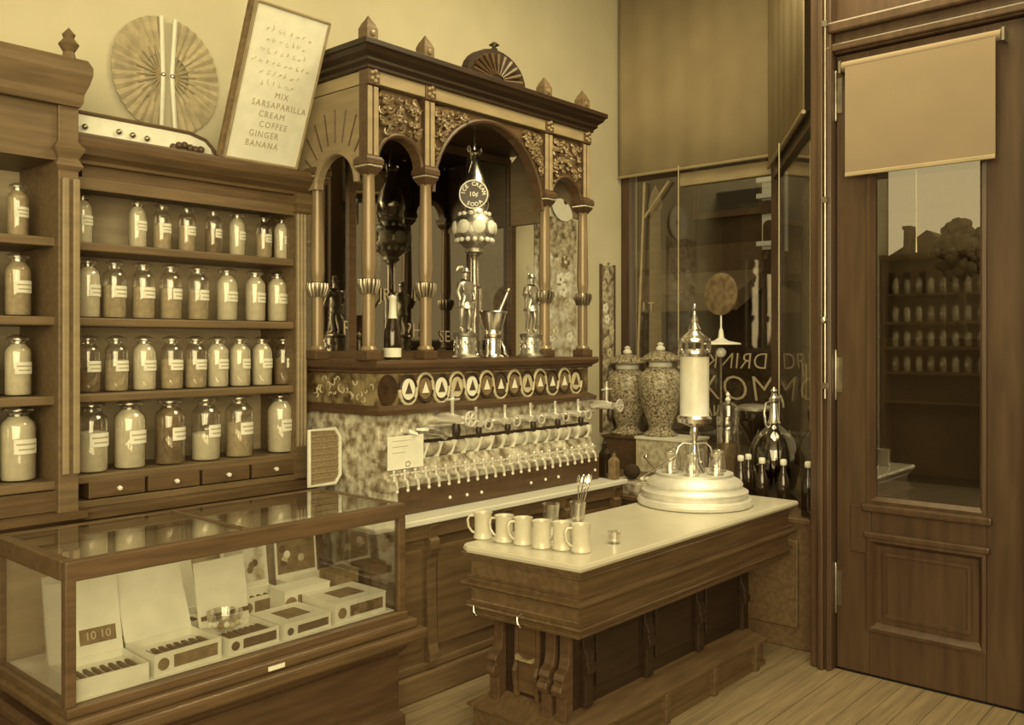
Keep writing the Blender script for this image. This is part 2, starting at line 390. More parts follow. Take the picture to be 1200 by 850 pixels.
def hy(px): return onX(px, 300, 20).y
def hz(py): return onX(1080, py, 20).z
MB().prism([(hy(1106), -.16), (hy(1034), -.16), (hy(1034), hz(302)), (hy(1060), hz(287)), (hy(1086), hz(270)), (hy(1106), hz(284))], (20, 0, 0), (0, 1, 0), (0, 0, 1), (4, 0, 0)).build('wall', 'silhouette', hh)
MB().prism([(hy(1068), hz(300)), (hy(1060), hz(300)), (hy(1061), hz(268)), (hy(1067), hz(268))], (19.9, 0, 0), (0, 1, 0), (0, 0, 1), (.5, 0, 0)).build('chimney', 'silhouette', hh)
MB().box(19.9, 20.3, hy(1069), hy(1059), hz(268), hz(264)).build('chimney_cap', 'silhouette', hh)
MB().box(20.2, 23, hy(1200), hy(1106), -.16, hz(312)).build('wing', 'silhouette', hh)
for k in range(3):
    q = MB().box(19.95, 20, hy(1050+k*18), hy(1042+k*18), hz(345), hz(318)).build('window_surround', 'facade_trim', hh)
    MB().box(19.94, 19.95, hy(1049+k*18), hy(1043+k*18), hz(343), hz(320)).build('pane', 'black', q)
tr = thing('street_tree', (17, 4.3, -.16), 'leafy round tree beside the gabled house', 'tree')
ty0 = onX(1126, 290, 17).y
g = MB()
for k in range(150): a_ = random.uniform(0, 6.28); q_ = random.random()**.5; g.ball((17+random.uniform(-.3, .3), ty0+.36*q_*math.cos(a_), onX(1126, 290, 17).z-.05+.5*q_*math.sin(a_)), random.uniform(.05, .12), 6)
g.build('crown', 'leafy', tr); MB().tube([(17, ty0, -.16), (17, ty0, 3.2)], .1).build('trunk', 'leafy', tr)
fn = house('low_shed', 12.5, -6, 4.95, 1.75, 'facade', 'low dark row of sheds across the street')
lp = thing('street_post', (9, 6.0, -.16), 'pale slim street post outside the shop window', 'post')
p = onX(768, 250, 9); MB().lathe([(.11, 0), (.085, .3), (.06, 3.4), (.085, 3.45), (.05, 3.6), (.0, 3.7)], (9, p.y, -.16), 12).build('shaft', 'wood_tan', lp, smooth=True)

# ================================================================== BACK SHELVES
SY = 3.85                     # face of the shelf unit
XL, XR = 1.60, 2.755
SH = [2.11, 1.79, 1.468, 1.125]
sh = thing('wall_shelf', (2.18, SY, 0), 'dark wooden shelf unit with four drawers holding rows of glass jars', 'shelf')
MB().box(XL, XR, WY-.03, WY-.005, .0, 2.44).build('back_panel', 'wood_back', sh)
for x0, x1 in ((2.688, 2.752),):
    MB().box(x0, x1, SY, WY-.03, 1.0, 2.42).build('side_panel', 'wood_shelf', sh, bevel=.003)
    g = MB()
    for k in range(3): g.lathe([(.011, 1.14), (.011, 2.36)], (x0+.012+k*.02, SY-.004, 0), 10)
    g.build('reeding', 'wood_side', sh, smooth=True)
    MB().tiers([(x0-.004, SY-.02), (x1+.004, SY-.02), (x1+.004, SY+.05), (x0-.004, SY+.05)], [(0, 2.34), (.012, 2.35), (.004, 2.37), (.018, 2.39), (.018, 2.41), (.006, 2.44)]).build('capital', 'wood_shelf', sh)
    MB().tiers([(x0-.002, SY-.015), (x1+.002, SY-.015), (x1+.002, SY+.05), (x0-.002, SY+.05)], [(.012, 1.0), (.012, 1.12), (.004, 1.13), (.0, 1.16)]).build('pedestal', 'wood_shelf', sh)
for z in SH:
    MB().box(XL, 2.688, SY+.01, WY-.03, z-.036, z).build('shelf_board', 'wood_shelf', sh, bevel=.006)
foot = [(XL, SY-.02), (2.79, SY-.02), (2.79, WY-.01), (XL, WY-.01)]
MB().tiers(foot, [(-.03, 2.36), (-.03, 2.43), (-.01, 2.435), (-.01, 2.45), (.02, 2.47), (.045, 2.50), (.05, 2.52), (.05, 2.545), (.03, 2.555)]).build('cornice', 'wood_x', sh, bevel=.002)
MB().box(XL, 2.70, SY+.004, SY+.02, 2.33, 2.38).build('frieze_rail', 'wood_shelf', sh, bevel=.003)
MB().box(XL, 2.75, SY-.005, WY-.03, .99, 1.02).build('drawer_rail', 'wood_shelf', sh, bevel=.003)
MB().tiers([(XL, SY-.03), (2.76, SY-.03), (2.76, WY-.03), (XL, WY-.03)], [(.0, 0), (0, .93), (.03, .95), (.03, .98), (.0, .99)]).build('base_cabinet', 'wood_x', sh)
dw = (2.69-1.645)/4
for k in range(4):
    x0 = 1.645+k*dw
    q = MB().box(x0+.008, x0+dw-.008, SY-.002, SY+.2, 1.025, 1.094).build('drawer', 'wood_x', sh, bevel=.003)
    MB().lathe([(.004, 0), (.004, .012), (.011, .018), (.009, .028), (0, .031)], n=10, mtx=Matrix.Translation((x0+dw/2, SY-.003, 1.06)) @ Matrix.Rotation(PI/2, 4, 'X')).build('knob', 'china', q, smooth=True)
# gallery rail on top
gr = thing('gallery_rail', (1.93, SY, 2.555), 'low pale gallery rail with round studs on top of the jar shelf', 'rail')
gp = [(1.60, 2.557), (2.20, 2.557), (2.236, 2.565), (2.225, 2.60), (2.19, 2.628), (2.12, 2.645), (1.60, 2.645)]
MB().prism(gp, (0, SY+.02, 0), (1, 0, 0), (0, 0, 1), (0, .014, 0)).build('board', 'cream', gr)
MB().tube([(1.60, SY+.02, 2.655), (2.0, SY+.02, 2.655), (2.12, SY+.02, 2.652), (2.2, SY+.02, 2.632), (2.235, SY+.02, 2.60), (2.262, SY+.02, 2.566)], .009).build('top_bar', 'wood_x', gr, smooth=True)
for px, py in ((101, 148), (141, 154), (157, 158), (174, 162), (225, 172)):
    p = onY(px, py, SY); MB().ball((p.x, SY+.012, p.z), .013, 10).build('stud', 'bronze', gr, smooth=True)
g = MB()
for k in range(6): g.ball((2.03+k*.027, SY, 2.570+.012*math.sin(k*1.7)+.02*(k in (2, 3))), .017, 8)
g.build('carved_spray', 'wood_dark', gr, smooth=True)

# ---- the taller bay at the left
tb = thing('tall_shelf_bay', (.9, 3.78, 0), 'taller shelf bay with projecting cornice at the left end', 'shelf')
TX0, TX1 = .25, 1.575
MB().box(TX0, TX1, WY-.03, WY-.005, 0, 2.8).build('back_panel', 'wood_back', tb)
for x0, x1 in ((1.495, TX1), (TX0, TX0+.09)):
    MB().box(x0, x1, 3.76, WY-.03, .9, 2.66).build('pilaster', 'wood_shelf', tb, bevel=.004)
    for k in range(2): MB().box(x0+.012+k*.042, x0+.04+k*.042, 3.748, 3.76, 1.15, 2.35).build('reed', 'wood_side', tb, bevel=.006)
    MB().tiers([(x0, 3.76), (x1, 3.76), (x1, 3.9), (x0, 3.9)], [(0, 2.38), (.014, 2.40), (.0, 2.43), (.02, 2.47), (.0, 2.5)]).build('capital', 'wood_shelf', tb)
    MB().lathe([(.03, 2.825), (.022, 2.86), (.04, 2.89), (.02, 2.915), (.026, 2.93), (0, 2.96)], ((x0+x1)/2, 3.76, 0), 10).build('finial', 'wood_shelf', tb, smooth=True)
for z in SH: MB().box(TX0+.09, 1.5, 3.80, WY-.03, z-.036, z).build('shelf_board', 'wood_shelf', tb, bevel=.005)
MB().box(TX0, 1.5, 3.78, WY-.03, 2.42, 2.66).build('frieze', 'wood_shelf', tb)
MB().tiers([(TX0, 3.74), (TX1, 3.74), (TX1, WY-.01), (TX0, WY-.01)], [(0, 2.64), (.008, 2.66), (.01, 2.69), (.025, 2.73), (.035, 2.77), (.035, 2.80), (.02, 2.83)]).build('cornice', 'wood_shelf', tb)
MB().tiers([(TX0, 3.76), (TX1, 3.76), (TX1, WY-.03), (TX0, WY-.03)], [(0, 0), (0, .95), (.025, .97), (.025, 1.0), (0, 1.0)]).build('base_cabinet', 'wood_x', tb)
MB().box(TX0+.09, 1.5, 3.79, 3.81, 1.003, 1.086).build('drawer_front', 'wood_x', tb)

# ---- jars
JARS = {}
def jar_mesh(kind):
    if kind in JARS: return JARS[kind]
    r, h = {'small': (.040, .222), 'mid': (.050, .262), 'squat': (.051, .250), 'large': (.068, .310)}[kind]
    body = MB().lathe([(r*.93, 0), (r, .006), (r, h*.70), (r*.93, h*.765), (r*.66, h*.82), (r*.60, h*.85), (r*.62, h*.89)], n=24).mesh('body')
    lid = MB().lathe([(r*.5, h*.85), (r*.5, h*.89), (r*.84, h*.90), (r*.86, h*.93), (r*.80, h*.955), (r*.5, h*.975), (r*.42, h*.99), (0, h)], n=20).mesh('stopper')
    def fill(fr): return MB().lathe([(r*.88, .006), (r*.94, .012), (r*.94, h*.68*fr), (r*.5, h*(.68*fr+.03)), (0, h*(.68*fr+.035))] if fr < .95 else [(r*.88, .006), (r*.94, .012), (r*.94, h*.69), (r*.86, h*.76), (r*.52, h*.84), (0, h*.85)], n=20).mesh('contents')
    lw, l0, l1 = .75, h*.36, h*.55
    vs = []; fs = []
    for i in range(9):
        a = -PI/2+.35+lw*(i/4-1)
        for z in (l0, l1): vs.append((math.cos(a)*(r+.0012), math.sin(a)*(r+.0012), z))
    for i in range(8): fs.append((2*i, 2*i+2, 2*i+3, 2*i+1))
    label = MB().add(vs, fs).mesh('label')
    lines = MB()
    for z0, z1, aa in ((l0+.25*(l1-l0), l0+.36*(l1-l0), .5), (l0+.6*(l1-l0), l0+.72*(l1-l0), .62)):
        vs = []; fs = []
        for i in range(7):
            a = -PI/2+.35+aa*(i/3-1)
            for z in (z0, z1): vs.append((math.cos(a)*(r+.0018), math.sin(a)*(r+.0018), z))
        for i in range(6): fs.append((2*i, 2*i+2, 2*i+3, 2*i+1))
        lines.add(vs, fs)
    JARS[kind] = (body, lid, {1.0: fill(1.), .8: fill(.8), .6: fill(.6)}, label, lines.mesh('label_lettering'))
    for me, m in ((body, 'jar_glass'), (lid, 'jar_glass'), (label, 'paper'), (JARS[kind][4], 'ink_pale')):
        me.materials.append(M[m]); me.polygons.foreach_set('use_smooth', [True]*len(me.polygons)); me.set_sharp_from_angle(angle=math.radians(40))
    for me in JARS[kind][2].values(): me.materials.append(M['powder']); me.polygons.foreach_set('use_smooth', [True]*len(me.polygons)); me.set_sharp_from_angle(angle=math.radians(40))
    return JARS[kind]
FILLW = {'powder': 'white powder', 'powder_mid': 'pale powder', 'powder_dark': 'dark brown powder'}
def jar(kind, x, y, z, level, m, label, group):
    t = thing('storage_jar', (x, y, z), label, 'jar', group, world=False); t.rotation_euler.z = random.uniform(-.15, .15)
    b, l, fl_, lb, li = jar_mesh(kind)
    for nm, me in (('body', b), ('stopper', l), ('contents', fl_[level]), ('label', lb)):
        o = bpy.data.objects.new(nm, me); COL.objects.link(o); o.parent = t
        if nm == 'contents' and m != 'powder':
            o.material_slots[0].link = 'OBJECT'; o.material_slots[0].material = M[m]
        if nm == 'label':
            q = bpy.data.objects.new('label_lettering', li); COL.objects.link(q); q.parent = o
    return t
ROWS = [('small', 0, 'top shelf', [97, 161, 190, 219, 250, 278, 309, 330], 'WWMMDWMW', [1, 1, .8, .8, .8, 1, .8, 1]),
        ('mid', 1, 'second shelf', [103, 134, 168, 200, 232, 266, 299, 325], 'WMMMMWWW', [1, .8, .8, .8, .8, 1, 1, 1]),
        ('squat', 2, 'third shelf', [103, 136, 169, 201, 229, 255, 281, 307, 332], 'DMWMMWWWD', [.6, .8, 1, .8, .8, 1, 1, 1, .8]),
        ('large', 3, 'bottom shelf above the drawers', [107, 152, 199, 241, 280, 329], 'WWDWMW', [.8, 1, 1, .6, .8, 1])]
for kind, si, where, pxs, cols, lv in ROWS:
    n = len(pxs)
    for i, px in enumerate(pxs):
        yc = {'small': 3.97, 'mid': 3.96, 'squat': 3.96, 'large': 3.95}[kind]; x = onY(px, 300, yc).x
        m = {'W': 'powder', 'M': 'powder_mid', 'D': 'powder_dark'}[cols[i]]
        if i == 0: lab = 'glass jar of %s at the left end of the %s' % (FILLW[m], where)
        elif i == n-1: lab = 'glass jar of %s at the right end of the %s' % (FILLW[m], where)
        else: lab = 'glass jar of %s, %s from left on %s' % (FILLW[m], NTH[i], where)
        jar(kind, x, yc, SH[si]+.0005, lv[i], m, lab, 'labelled jars on the back shelves')
LEFTN = {0: 'rightmost', 1: 'second from right', 2: 'third from right', 3: 'fourth from right', 4: 'fifth from right', 5: 'sixth from right', 6: 'seventh from right'}
for si, kind, wh in ((0, 'small', 'top shelf'), (1, 'mid', 'second shelf'), (2, 'squat', 'third shelf'), (3, 'large', 'bottom shelf')):
    dx = .15 if kind == 'large' else .125
    for k in range(6):
        m = random.choice(['powder', 'powder_mid', 'powder'])
        jar(kind, 1.40-k*dx, 3.92, SH[si]+.0005, 1.0, m, 'glass jar of %s, %s on the tall bay %s' % (FILLW[m], LEFTN[k], wh), 'jars in the tall bay')

# ---- shelves on the rear wall: the photograph shows them mirrored in the door glass
rs = thing('rear_wall_shelf', (-2.85, 3.5, 0), 'bottle shelves on the rear wall, mirrored in the door glass', 'shelf')
MB().box(-2.99, -2.97, 2.75, 4.17, 0, 2.75).build('back_panel', 'wood_shelf', rs)
for y in (2.75, 4.14): MB().box(-2.97, -2.68, y, y+.03, 0, 2.75).build('side_panel', 'wood_shelf', rs)
MB().tiers([(-2.99, 2.75), (-2.68, 2.75), (-2.68, 4.17), (-2.99, 4.17)], [(0, 2.75), (.02, 2.77), (.02, 2.82), (0, 2.83)]).build('cornice', 'wood_shelf', rs)
for si_, z in enumerate((2.32, 1.96, 1.64, 1.32, .95)):
    MB().box(-2.97, -2.68, 2.78, 4.14, z-.03, z).build('shelf_board', 'wood_shelf', rs)
    if si_ < 4:
        for k in range(9):
            j_ = jar('small', -2.80, 2.87+k*.145, z+.0005, 1.0, random.choice(['powder', 'powder_mid']), 'mirrored jar, %s from the door end on rear shelf row %s' % (NTH[k], ('one', 'two', 'three', 'four')[si_]), 'jars mirrored in the door glass')
            j_.rotation_euler.z = PI/2
# ---- folding fans on the wall
def fan(cx, cz, a0, a1, r, label):
    t = thing('folding_fan', (cx, WY, cz-.25), label, 'fan', 'paper fans on the wall', world=True)
    n = 34; vs = []; fs = []
    for i in range(n+1):
        a = a0+(a1-a0)*i/n; y = WY-.012-.012*(i % 2)
        for rr, zf in ((.09, .4), (r*.6, .75), (r, 1)): vs.append((cx+rr*math.cos(a), y if rr > .1 else WY-.016, cz+rr*1.12*math.sin(a)))
    for i in range(n):
        for j in range(2): fs.append((i*3+j, i*3+j+1, i*3+3+j+1, i*3+3+j))
    o = MB().add(vs, fs).build('pleated_leaf', 'fan_paper', t)
    s = o.modifiers.new('solid', 'SOLIDIFY'); s.thickness = .003
    for a in [a0+(a1-a0)*k/11 for k in range(12)]:
        g = MB().tube([(cx, WY-.016, cz), (cx+.13*math.cos(a), WY-.02, cz+.13*1.12*math.sin(a))], .005, 6); g.build('stick', 'wood_tan', t)
    for a in (a0, a1):
        MB().tube([(cx, WY-.02, cz), (cx+r*math.cos(a), WY-.03, cz+r*1.12*math.sin(a))], .011, 6).build('guard_stick', 'cream', t)
    MB().ball((cx, WY-.026, cz), .012, 8).build('pivot', 'brass', t)
fan(2.150, 2.99, PI/2+.05, 3*PI/2-.05, .25, 'pleated paper fan opened to the left on the wall above the shelf')
fan(2.196, 2.99, PI/2-.05, -PI/2+.05, .25, 'pleated paper fan opened to the right on the wall above the shelf')

# ---- flavour list leaning forward on the shelf top
b0, b1 = Vector((2.252, 3.80, 2.558)), Vector((2.65, 3.80, 2.558))
up = Vector((0, -.275, .66)); H_S = up.length; upn = up.normalized(); ax = Vector((1, 0, 0)); nz = ax.cross(upn)
sg = thing('flavour_sign', (2.47, 3.8, 2.556), 'large cream flavour list sign with rope edge leaning on the shelf top', 'sign')
def board(o, wd, ht, th, name, m, parent):
    MB().prism([(0, 0), (wd, 0), (wd, ht), (0, ht)], o-nz*0, ax, upn, nz*th).build(name, m, parent)
WD = b1.x-b0.x
board(b0-nz*.008, WD, H_S, .014, 'board', 'paper', sg)
fr = b0+nz*.008
for nm, pts in (('rope_edge', [(0, 0), (WD, 0)]), ('rope_edge', [(0, 0), (0, H_S)]), ('rope_edge', [(WD, 0), (WD, H_S)]), ('rope_edge', [(0, H_S), (WD, H_S)])):
    MB().tube([fr+ax*p[0]+upn*p[1] for p in pts], .007, 8).build(nm, 'wood_tan', sg, smooth=True)
board(b0-ax*.028-nz*.02, .022, H_S, .02, 'side_batten', 'print_brown', sg)
for k, (tx, dx) in enumerate((('BANANA', -.02), ('GINGER', -.02), ('COFFEE', .02), ('CREAM', .0), ('SARSAPARILLA', .03), ('MIX', .03))):
    text('lettering', tx, .042, 'ink_pale', sg, fr+ax*(WD/2+dx)+upn*(.085+k*.048)-nz*.001, ax, upn, extrude=.0006, space=1.25, sx=.9)
rnd = random.Random(31)
for k in range(6):            # lines too faded to read: broken strokes only
    g = MB(); n = rnd.randint(6, 10)
    for j in range(n):
        o = fr+ax*(WD/2+(j-n/2)*.033+rnd.uniform(-.004, .004))+upn*(.36+k*.048)
        for q in range(2):
            x_, y_ = rnd.uniform(0, .012), rnd.uniform(0, .012); dx_, dy_ = rnd.choice(((0, .02), (.014, .002), (.01, .014), (.003, .01)))
            g.prism([(x_, y_), (x_+.003, y_), (x_+dx_+.003, y_+dy_), (x_+dx_, y_+dy_)] if dx_ < .012 else [(x_, y_), (x_+dx_, y_+dy_), (x_+dx_, y_+dy_+.003), (x_, y_+.003)], o, ax, upn, nz*.0006)
    g.build('faded_lettering', 'paper_mid', sg)['kind'] = 'stuff'

# ================================================================== BACK COUNTER
CZ = .85
bc = thing('back_counter', (3.6, 3.2, 0), 'long back counter with thin white marble top under the soda fountain', 'counter')
MB().box(2.60, 4.60, 3.13, 3.33, CZ-.028, CZ).build('marble_top', 'marble_counter', bc, bevel=.005)
MB().box(2.62, 4.58, 3.18, 3.32, .0, CZ-.03).build('carcase', 'wood_counter', bc)
MB().box(2.62, 4.58, 3.15, 3.18, CZ-.10, CZ-.03).build('top_rail', 'wood_counter', bc, bevel=.006)
MB().box(2.62, 4.58, 3.13, 3.18, .0, .12).build('plinth', 'wood_counter', bc, bevel=.01)
MB().box(2.62, 4.58, 3.155, 3.18, .12, .16).build('plinth_moulding', 'wood_counter', bc, bevel=.01)
for x in (2.70, 2.98, 3.5, 4.02, 4.5):
    g = MB(); prof = [(0, .16), (-.045, .16), (-.045, .20), (-.03, .24), (-.022, .6), (-.03, .66), (-.05, .70), (-.05, .74), (-.035, .75), (-.04, .79), (-.055, .815), (0, .815)]
    g.prism(prof, (x-.03, 3.18, 0), (0, 1, 0), (0, 0, 1), (.06, 0, 0)); g.build('pilaster', 'wood_counter', bc, bevel=.003)
for x0, x1 in ((2.76, 2.93), (3.03, 3.45), (3.55, 3.97), (4.07, 4.45)):
    MB().box(x0, x1, 3.17, 3.18, .22, .70).build('panel', 'wood_counter', bc, bevel=.004)

# ================================================================== SODA FOUNTAIN
FX0, FX1, FY = 2.80, 4.47, 3.38
sf = thing('soda_fountain', (3.63, 3.7, 0), 'towering carved soda fountain with marble dispenser, columns, mirrors and silver taps', 'soda fountain')
# lower marble body
MB().box(FX0, FX1, 3.40, WY-.02, .30, 1.335).build('marble_body', 'marble_vein', sf, bevel=.004)
MB().box(FX0+.0, FX1, 3.34, 3.40, 1.195, 1.335).build('tap_panel', 'marble_vein', sf, bevel=.004)
MB().box(FX0+.06, FX1+.005, 3.335, 3.40, 1.178, 1.195).build('painted_shadow_strip', 'black', sf)  # black strip in place of the shade between tap panel and roll
g = MB(); g.lathe([(.036, 0), (.036, FX1-FX0-.06)], n=18, mtx=Matrix.Translation((FX0+.06, 3.345, 1.145)) @ Matrix.Rotation(PI/2, 4, 'Y')); g.build('marble_roll', 'marble_roll', sf, smooth=True)
for k in range(16):
    x = FX0+.16+k*.097
    MB().prism([(0, -.037), (.014, -.037), (.05, .037), (.036, .037)], (x, 3.3075, 1.145), (1, 0, 0), (0, 0, 1), (0, .03, 0)).build('roll_band', 'cream', sf)
MB().prism([(3.40, .97), (3.285, .97), (3.285, 1.02), (3.325, 1.11), (3.40, 1.11)], (FX0, 0, 0), (0, 1, 0), (0, 0, 1), (FX1-FX0, 0, 0)).build('sloped_panel', 'marble_vein', sf)
MB().box(FX0+.08, FX1+.03, 3.27, 3.40, CZ, .985).build('drip_base', 'wood_dark', sf, bevel=.01)
MB().box(FX0, FX0+.06, 3.315, 3.40, 1.108, 1.196).build('marble_fill', 'marble_vein', sf)
MB().box(FX0+.002, FX0+.08, 3.29, 3.40, CZ, .968).build('marble_corner', 'marble_vein', sf)
for px, py in ((527, 583), (547, 580), (564, 577), (622, 566), (639, 562), (654, 559), (697, 551)):
    p = onY(px, py, 3.27); MB().ball((p.x, 3.268, p.z), .009, 8).build('stud', 'china', sf)
# frieze band with syrup medallions
MB().tiers([(FX0, 3.33), (FX1, 3.33), (FX1, WY-.02), (FX0, WY-.02)], [(.0, 1.335), (.03, 1.335), (.035, 1.36), (.012, 1.372), (.0, 1.38)]).build('lower_moulding', 'wood_dark', sf)
MB().box(FX0, FX1, 3.34, WY-.02, 1.375, 1.535).build('frieze_band', 'marble_dark', sf)
MB().box(FX0+.13, FX1-.05, 3.334, 3.34, 1.385, 1.525).build('frieze_inlay', 'print_dark', sf)
XA, XB = onY(479, 463, 3.33).x, onY(675, 451, 3.33).x
nmd = 13; sp = (XB-XA)/(nmd-1)
for k in range(nmd):
    x = XA+k*sp; mm = ['cream', 'print_brown', 'cream', 'paper_mid', 'cream', 'print_brown', 'print_dark', 'print_brown', 'paper_mid', 'print_brown', 'print_dark', 'print_brown', 'paper_mid'][k]
    q = MB().lathe([(.042, 0), (.042, .006), (.0, .008)], n=22, mtx=Matrix.Translation((x, 3.336, 1.455)) @ Matrix.Rotation(PI/2, 4, 'X') @ Matrix.Diagonal((1, 1.25, 1, 1))).build('medallion', mm, sf, smooth=True)
    ring = [(x+.055*math.cos(a*PI/12), 3.332, 1.455+.066*math.sin(a*PI/12)) for a in range(24)]
    MB().tube(ring, .006, 6, closed=True).build('medallion_ring', 'black', q, smooth=True)
    MB().prism([(-.024, -.022), (.024, -.022), (0, .034)], (x, 3.331, 1.455), (1, 0, 0), (0, 0, 1), (0, -.004, 0)).build('medallion_triangle', ('print_dark' if mm in ('cream', 'paper_mid') else 'cream'), q)
pts = []
for k in range(nmd):
    x = XA+k*sp; s_ = 1 if k % 2 else -1
    for a in range(0, 9): pts.append((x-sp/2*math.cos(a*PI/8), 3.334, 1.455+s_*.076*math.sin(a*PI/8)))
MB().tube(pts, .010, 6).build('scroll_band', 'paper_mid', sf, smooth=True)
MB().lathe([(.06, 0), (.06, .008), (0, .01)], n=22, mtx=Matrix.Translation((FX0+.055, 3.34, 1.455)) @ Matrix.Rotation(PI/2, 4, 'X') @ Matrix.Diagonal((1, 1.25, 1, 1))).build('corner_medallion', 'marble_black', sf, smooth=True)
rnd = random.Random(21)
for k in range(22):           # incised scrolls on the left flank
    y = 3.40+k*.021+rnd.uniform(-.01, .01); z = 1.455+rnd.uniform(-.045, .045); a0 = rnd.uniform(0, 6.28); r_ = rnd.uniform(.014, .03); sg_ = rnd.choice((-1, 1))
    MB().tube([(FX0-.002, y+r_*(1-.13*j)*math.cos(a0+sg_*j*.7), z+r_*(1-.13*j)*math.sin(a0+sg_*j*.7)) for j in range(6)], [.0015, .003, .004, .004, .004, .002], 5).build('flank_scroll', 'paper_mid', sf, smooth=True)
FP = [(FX0, 3.34), (FX1, 3.34), (FX1, WY-.02), (FX0, WY-.02)]
MB().tiers(FP, [(0, 1.535), (.02, 1.54), (.02, 1.55), (.045, 1.565), (.05, 1.585), (.045, 1.60), (0, 1.60)]).build('ledge', 'wood_dark', sf)
# columns
CXS = [2.774, 3.145, 4.10, 4.47]
UB = 1.60
BACKY = 3.98
def column(x, y, nm='column', full=True):
    c = MB().lathe([(.030, 1.665), (.031, 1.70), (.030, 1.90), (.029, 2.0), (.033, 2.02), (.036, 2.06), (.031, 2.35), (.028, 2.48), (.032, 2.49)], (x, y, 0), 18).build(nm, 'column_wood', sf, smooth=True)
    g = MB(); n = 14
    for k in range(n):
        a = 2*PI*k/n; g.tube([(x+.034*math.cos(a), y+.034*math.sin(a), 1.92), (x+.050*math.cos(a), y+.050*math.sin(a), 1.965), (x+.050*math.cos(a), y+.050*math.sin(a), 1.988)], [.007, .010, .007], 6)
    g.lathe([(.034, 1.92), (.045, 1.96), (.045, 1.99), (.034, 1.995)], (x, y, 0), 14); g.build('fluted_ring', 'bronze', c, smooth=True)
    MB().box(x-.045, x+.045, y-.045, y+.045, UB, 1.645).build('plinth', 'wood_dark', c, bevel=.006)
    MB().lathe([(.040, 1.645), (.044, 1.652), (.040, 1.66), (.034, 1.668)], (x, y, 0), 16).build('base_ring', 'column_wood', c, smooth=True)
    k_ = MB().tiers([(x-.03, y-.03), (x+.03, y-.03), (x+.03, y+.03), (x-.03, y+.03)], [(-.006, 2.485), (.004, 2.50), (.014, 2.515), (.016, 2.535), (.022, 2.538), (.022, 2.56), (.014, 2.575)]).build('capital', 'wood_dark', c)
    g = MB()
    for j in range(4):
        for q in range(7):
            t = -.038+q*.076/6; px, py = [(t, -.046), (.046, t), (t, .046), (-.046, t)][j]; g.ball((x+px, y+py, 2.527), .0075, 6)
    g.build('bead_moulding', 'brass', k_, smooth=True)
    MB().box(x-.034, x+.034, y-.03, y+.03, 2.575, 2.92).build('upper_post', 'wood_dark', c)
    for s_ in (-1, 1): MB().box(x+s_*.019-.014, x+s_*.019+.014, y-.036, y-.028, 2.58, 2.91).build('post_strip', 'wood_tan', c, bevel=.004)
    return c
for x in CXS:
    c = column(x, FY)
    MB().box(x-.036, x+.036, FY-.042, FY+.03, 2.915, 3.0).build('frieze_block', 'wood', c, bevel=.004)
    g = MB()
    for a in range(5): g.ball((x+.018*math.cos(a*1.257), FY-.044, 2.957+.024*math.sin(a*1.257)), .010, 6)
    g.build('rosette', 'wood_tan', c, smooth=True)
for y in (3.80,):
    column(CXS[0]+.01, y, 'rear_column')
# spandrels with arches
def arch(x0, x1, z_spring, rad, ztop, y, th, nm='arch_panel', m='wood'):
    cx = (x0+x1)/2; n = 20
    po = []; pi_ = []
    def outer(a):
        c_, s_ = math.cos(a), math.sin(a); hw = (x1-x0)/2; hh = ztop-z_spring
        k = min(hw/abs(c_) if abs(c_) > 1e-6 else 9, hh/s_ if s_ > 1e-6 else 9); return (cx+c_*k, z_spring+s_*k)
    angs = [PI*i/n for i in range(n+1)]
    vs = []
    for yy in (y, y+th):
        for a in angs: vs.append((cx+rad*math.cos(a), yy, z_spring+min(rad*1.0, 9)*math.sin(a)))
        for a in angs: q = outer(a); vs.append((q[0], yy, q[1]))
    m_ = n+1; fs = []
    for i in range(n):
        fs += [(i, i+1, m_+i+1, m_+i), (2*m_+i, 3*m_+i, 3*m_+i+1, 2*m_+i+1), (i, 2*m_+i, 2*m_+i+1, i+1)]
    # corner fillers
    for yy in (y,):
        for sx in (x0, x1):
            pass
    o = MB().add(vs, fs).build(nm, m, sf)
    MB().tube([(cx+(rad+.012)*math.cos(a), y-.004, z_spring+(rad+.012)*math.sin(a)) for a in angs], .012, 6).build('arch_moulding', 'wood_dark', o, smooth=True)
    return o
def carving(x0, x1, z0, z1, y, n, seed, parent, keep):
    rnd = random.Random(seed); g = MB(); k = 0
    while k < n:
        x, z = rnd.uniform(x0, x1), rnd.uniform(z0, z1)
        if not keep(x, z): continue
        k += 1; a0 = rnd.uniform(0, 2*PI); r = rnd.uniform(.012, .026)
        g.tube([(x+r*(1-.12*j)*math.cos(a0+j*.8), y-.004-.003*j, z+r*(1-.12*j)*math.sin(a0+j*.8)) for j in range(6)], [.003, .005, .006, .007, .007, .009], 6)
        if k % 2: g.ball((x, y-.006, z), rnd.uniform(.007, .014), 6)
    o = g.build('carved_scrollwork', 'column_wood', parent, smooth=True); o['kind'] = 'stuff'; o['label'] = 'gilded carved scrollwork'; return o
ZT = 2.915
bays = [(CXS[0]+.034, CXS[1]-.034, 2.56, .135), (CXS[1]+.034, CXS[2]-.034, 2.46, .425), (CXS[2]+.034, CXS[3]-.034, 2.54, .135)]
for i, (x0, x1, zs, r) in enumerate(bays):
    a_ = arch(x0, x1, zs, r, ZT, FY-.01, .05)
    cx = (x0+x1)/2
    carving(x0+.02, x1-.02, zs+.05, ZT-.03, FY-.012, 70 if i != 1 else 100, 3+i, a_, lambda x, z: math.hypot(x-cx, z-zs) > r+.035)
    MB().box(x0, x1, FY-.035, FY+.02, 2.925, 2.99).build('frieze_strip', 'wood_tan', sf, bevel=.003)
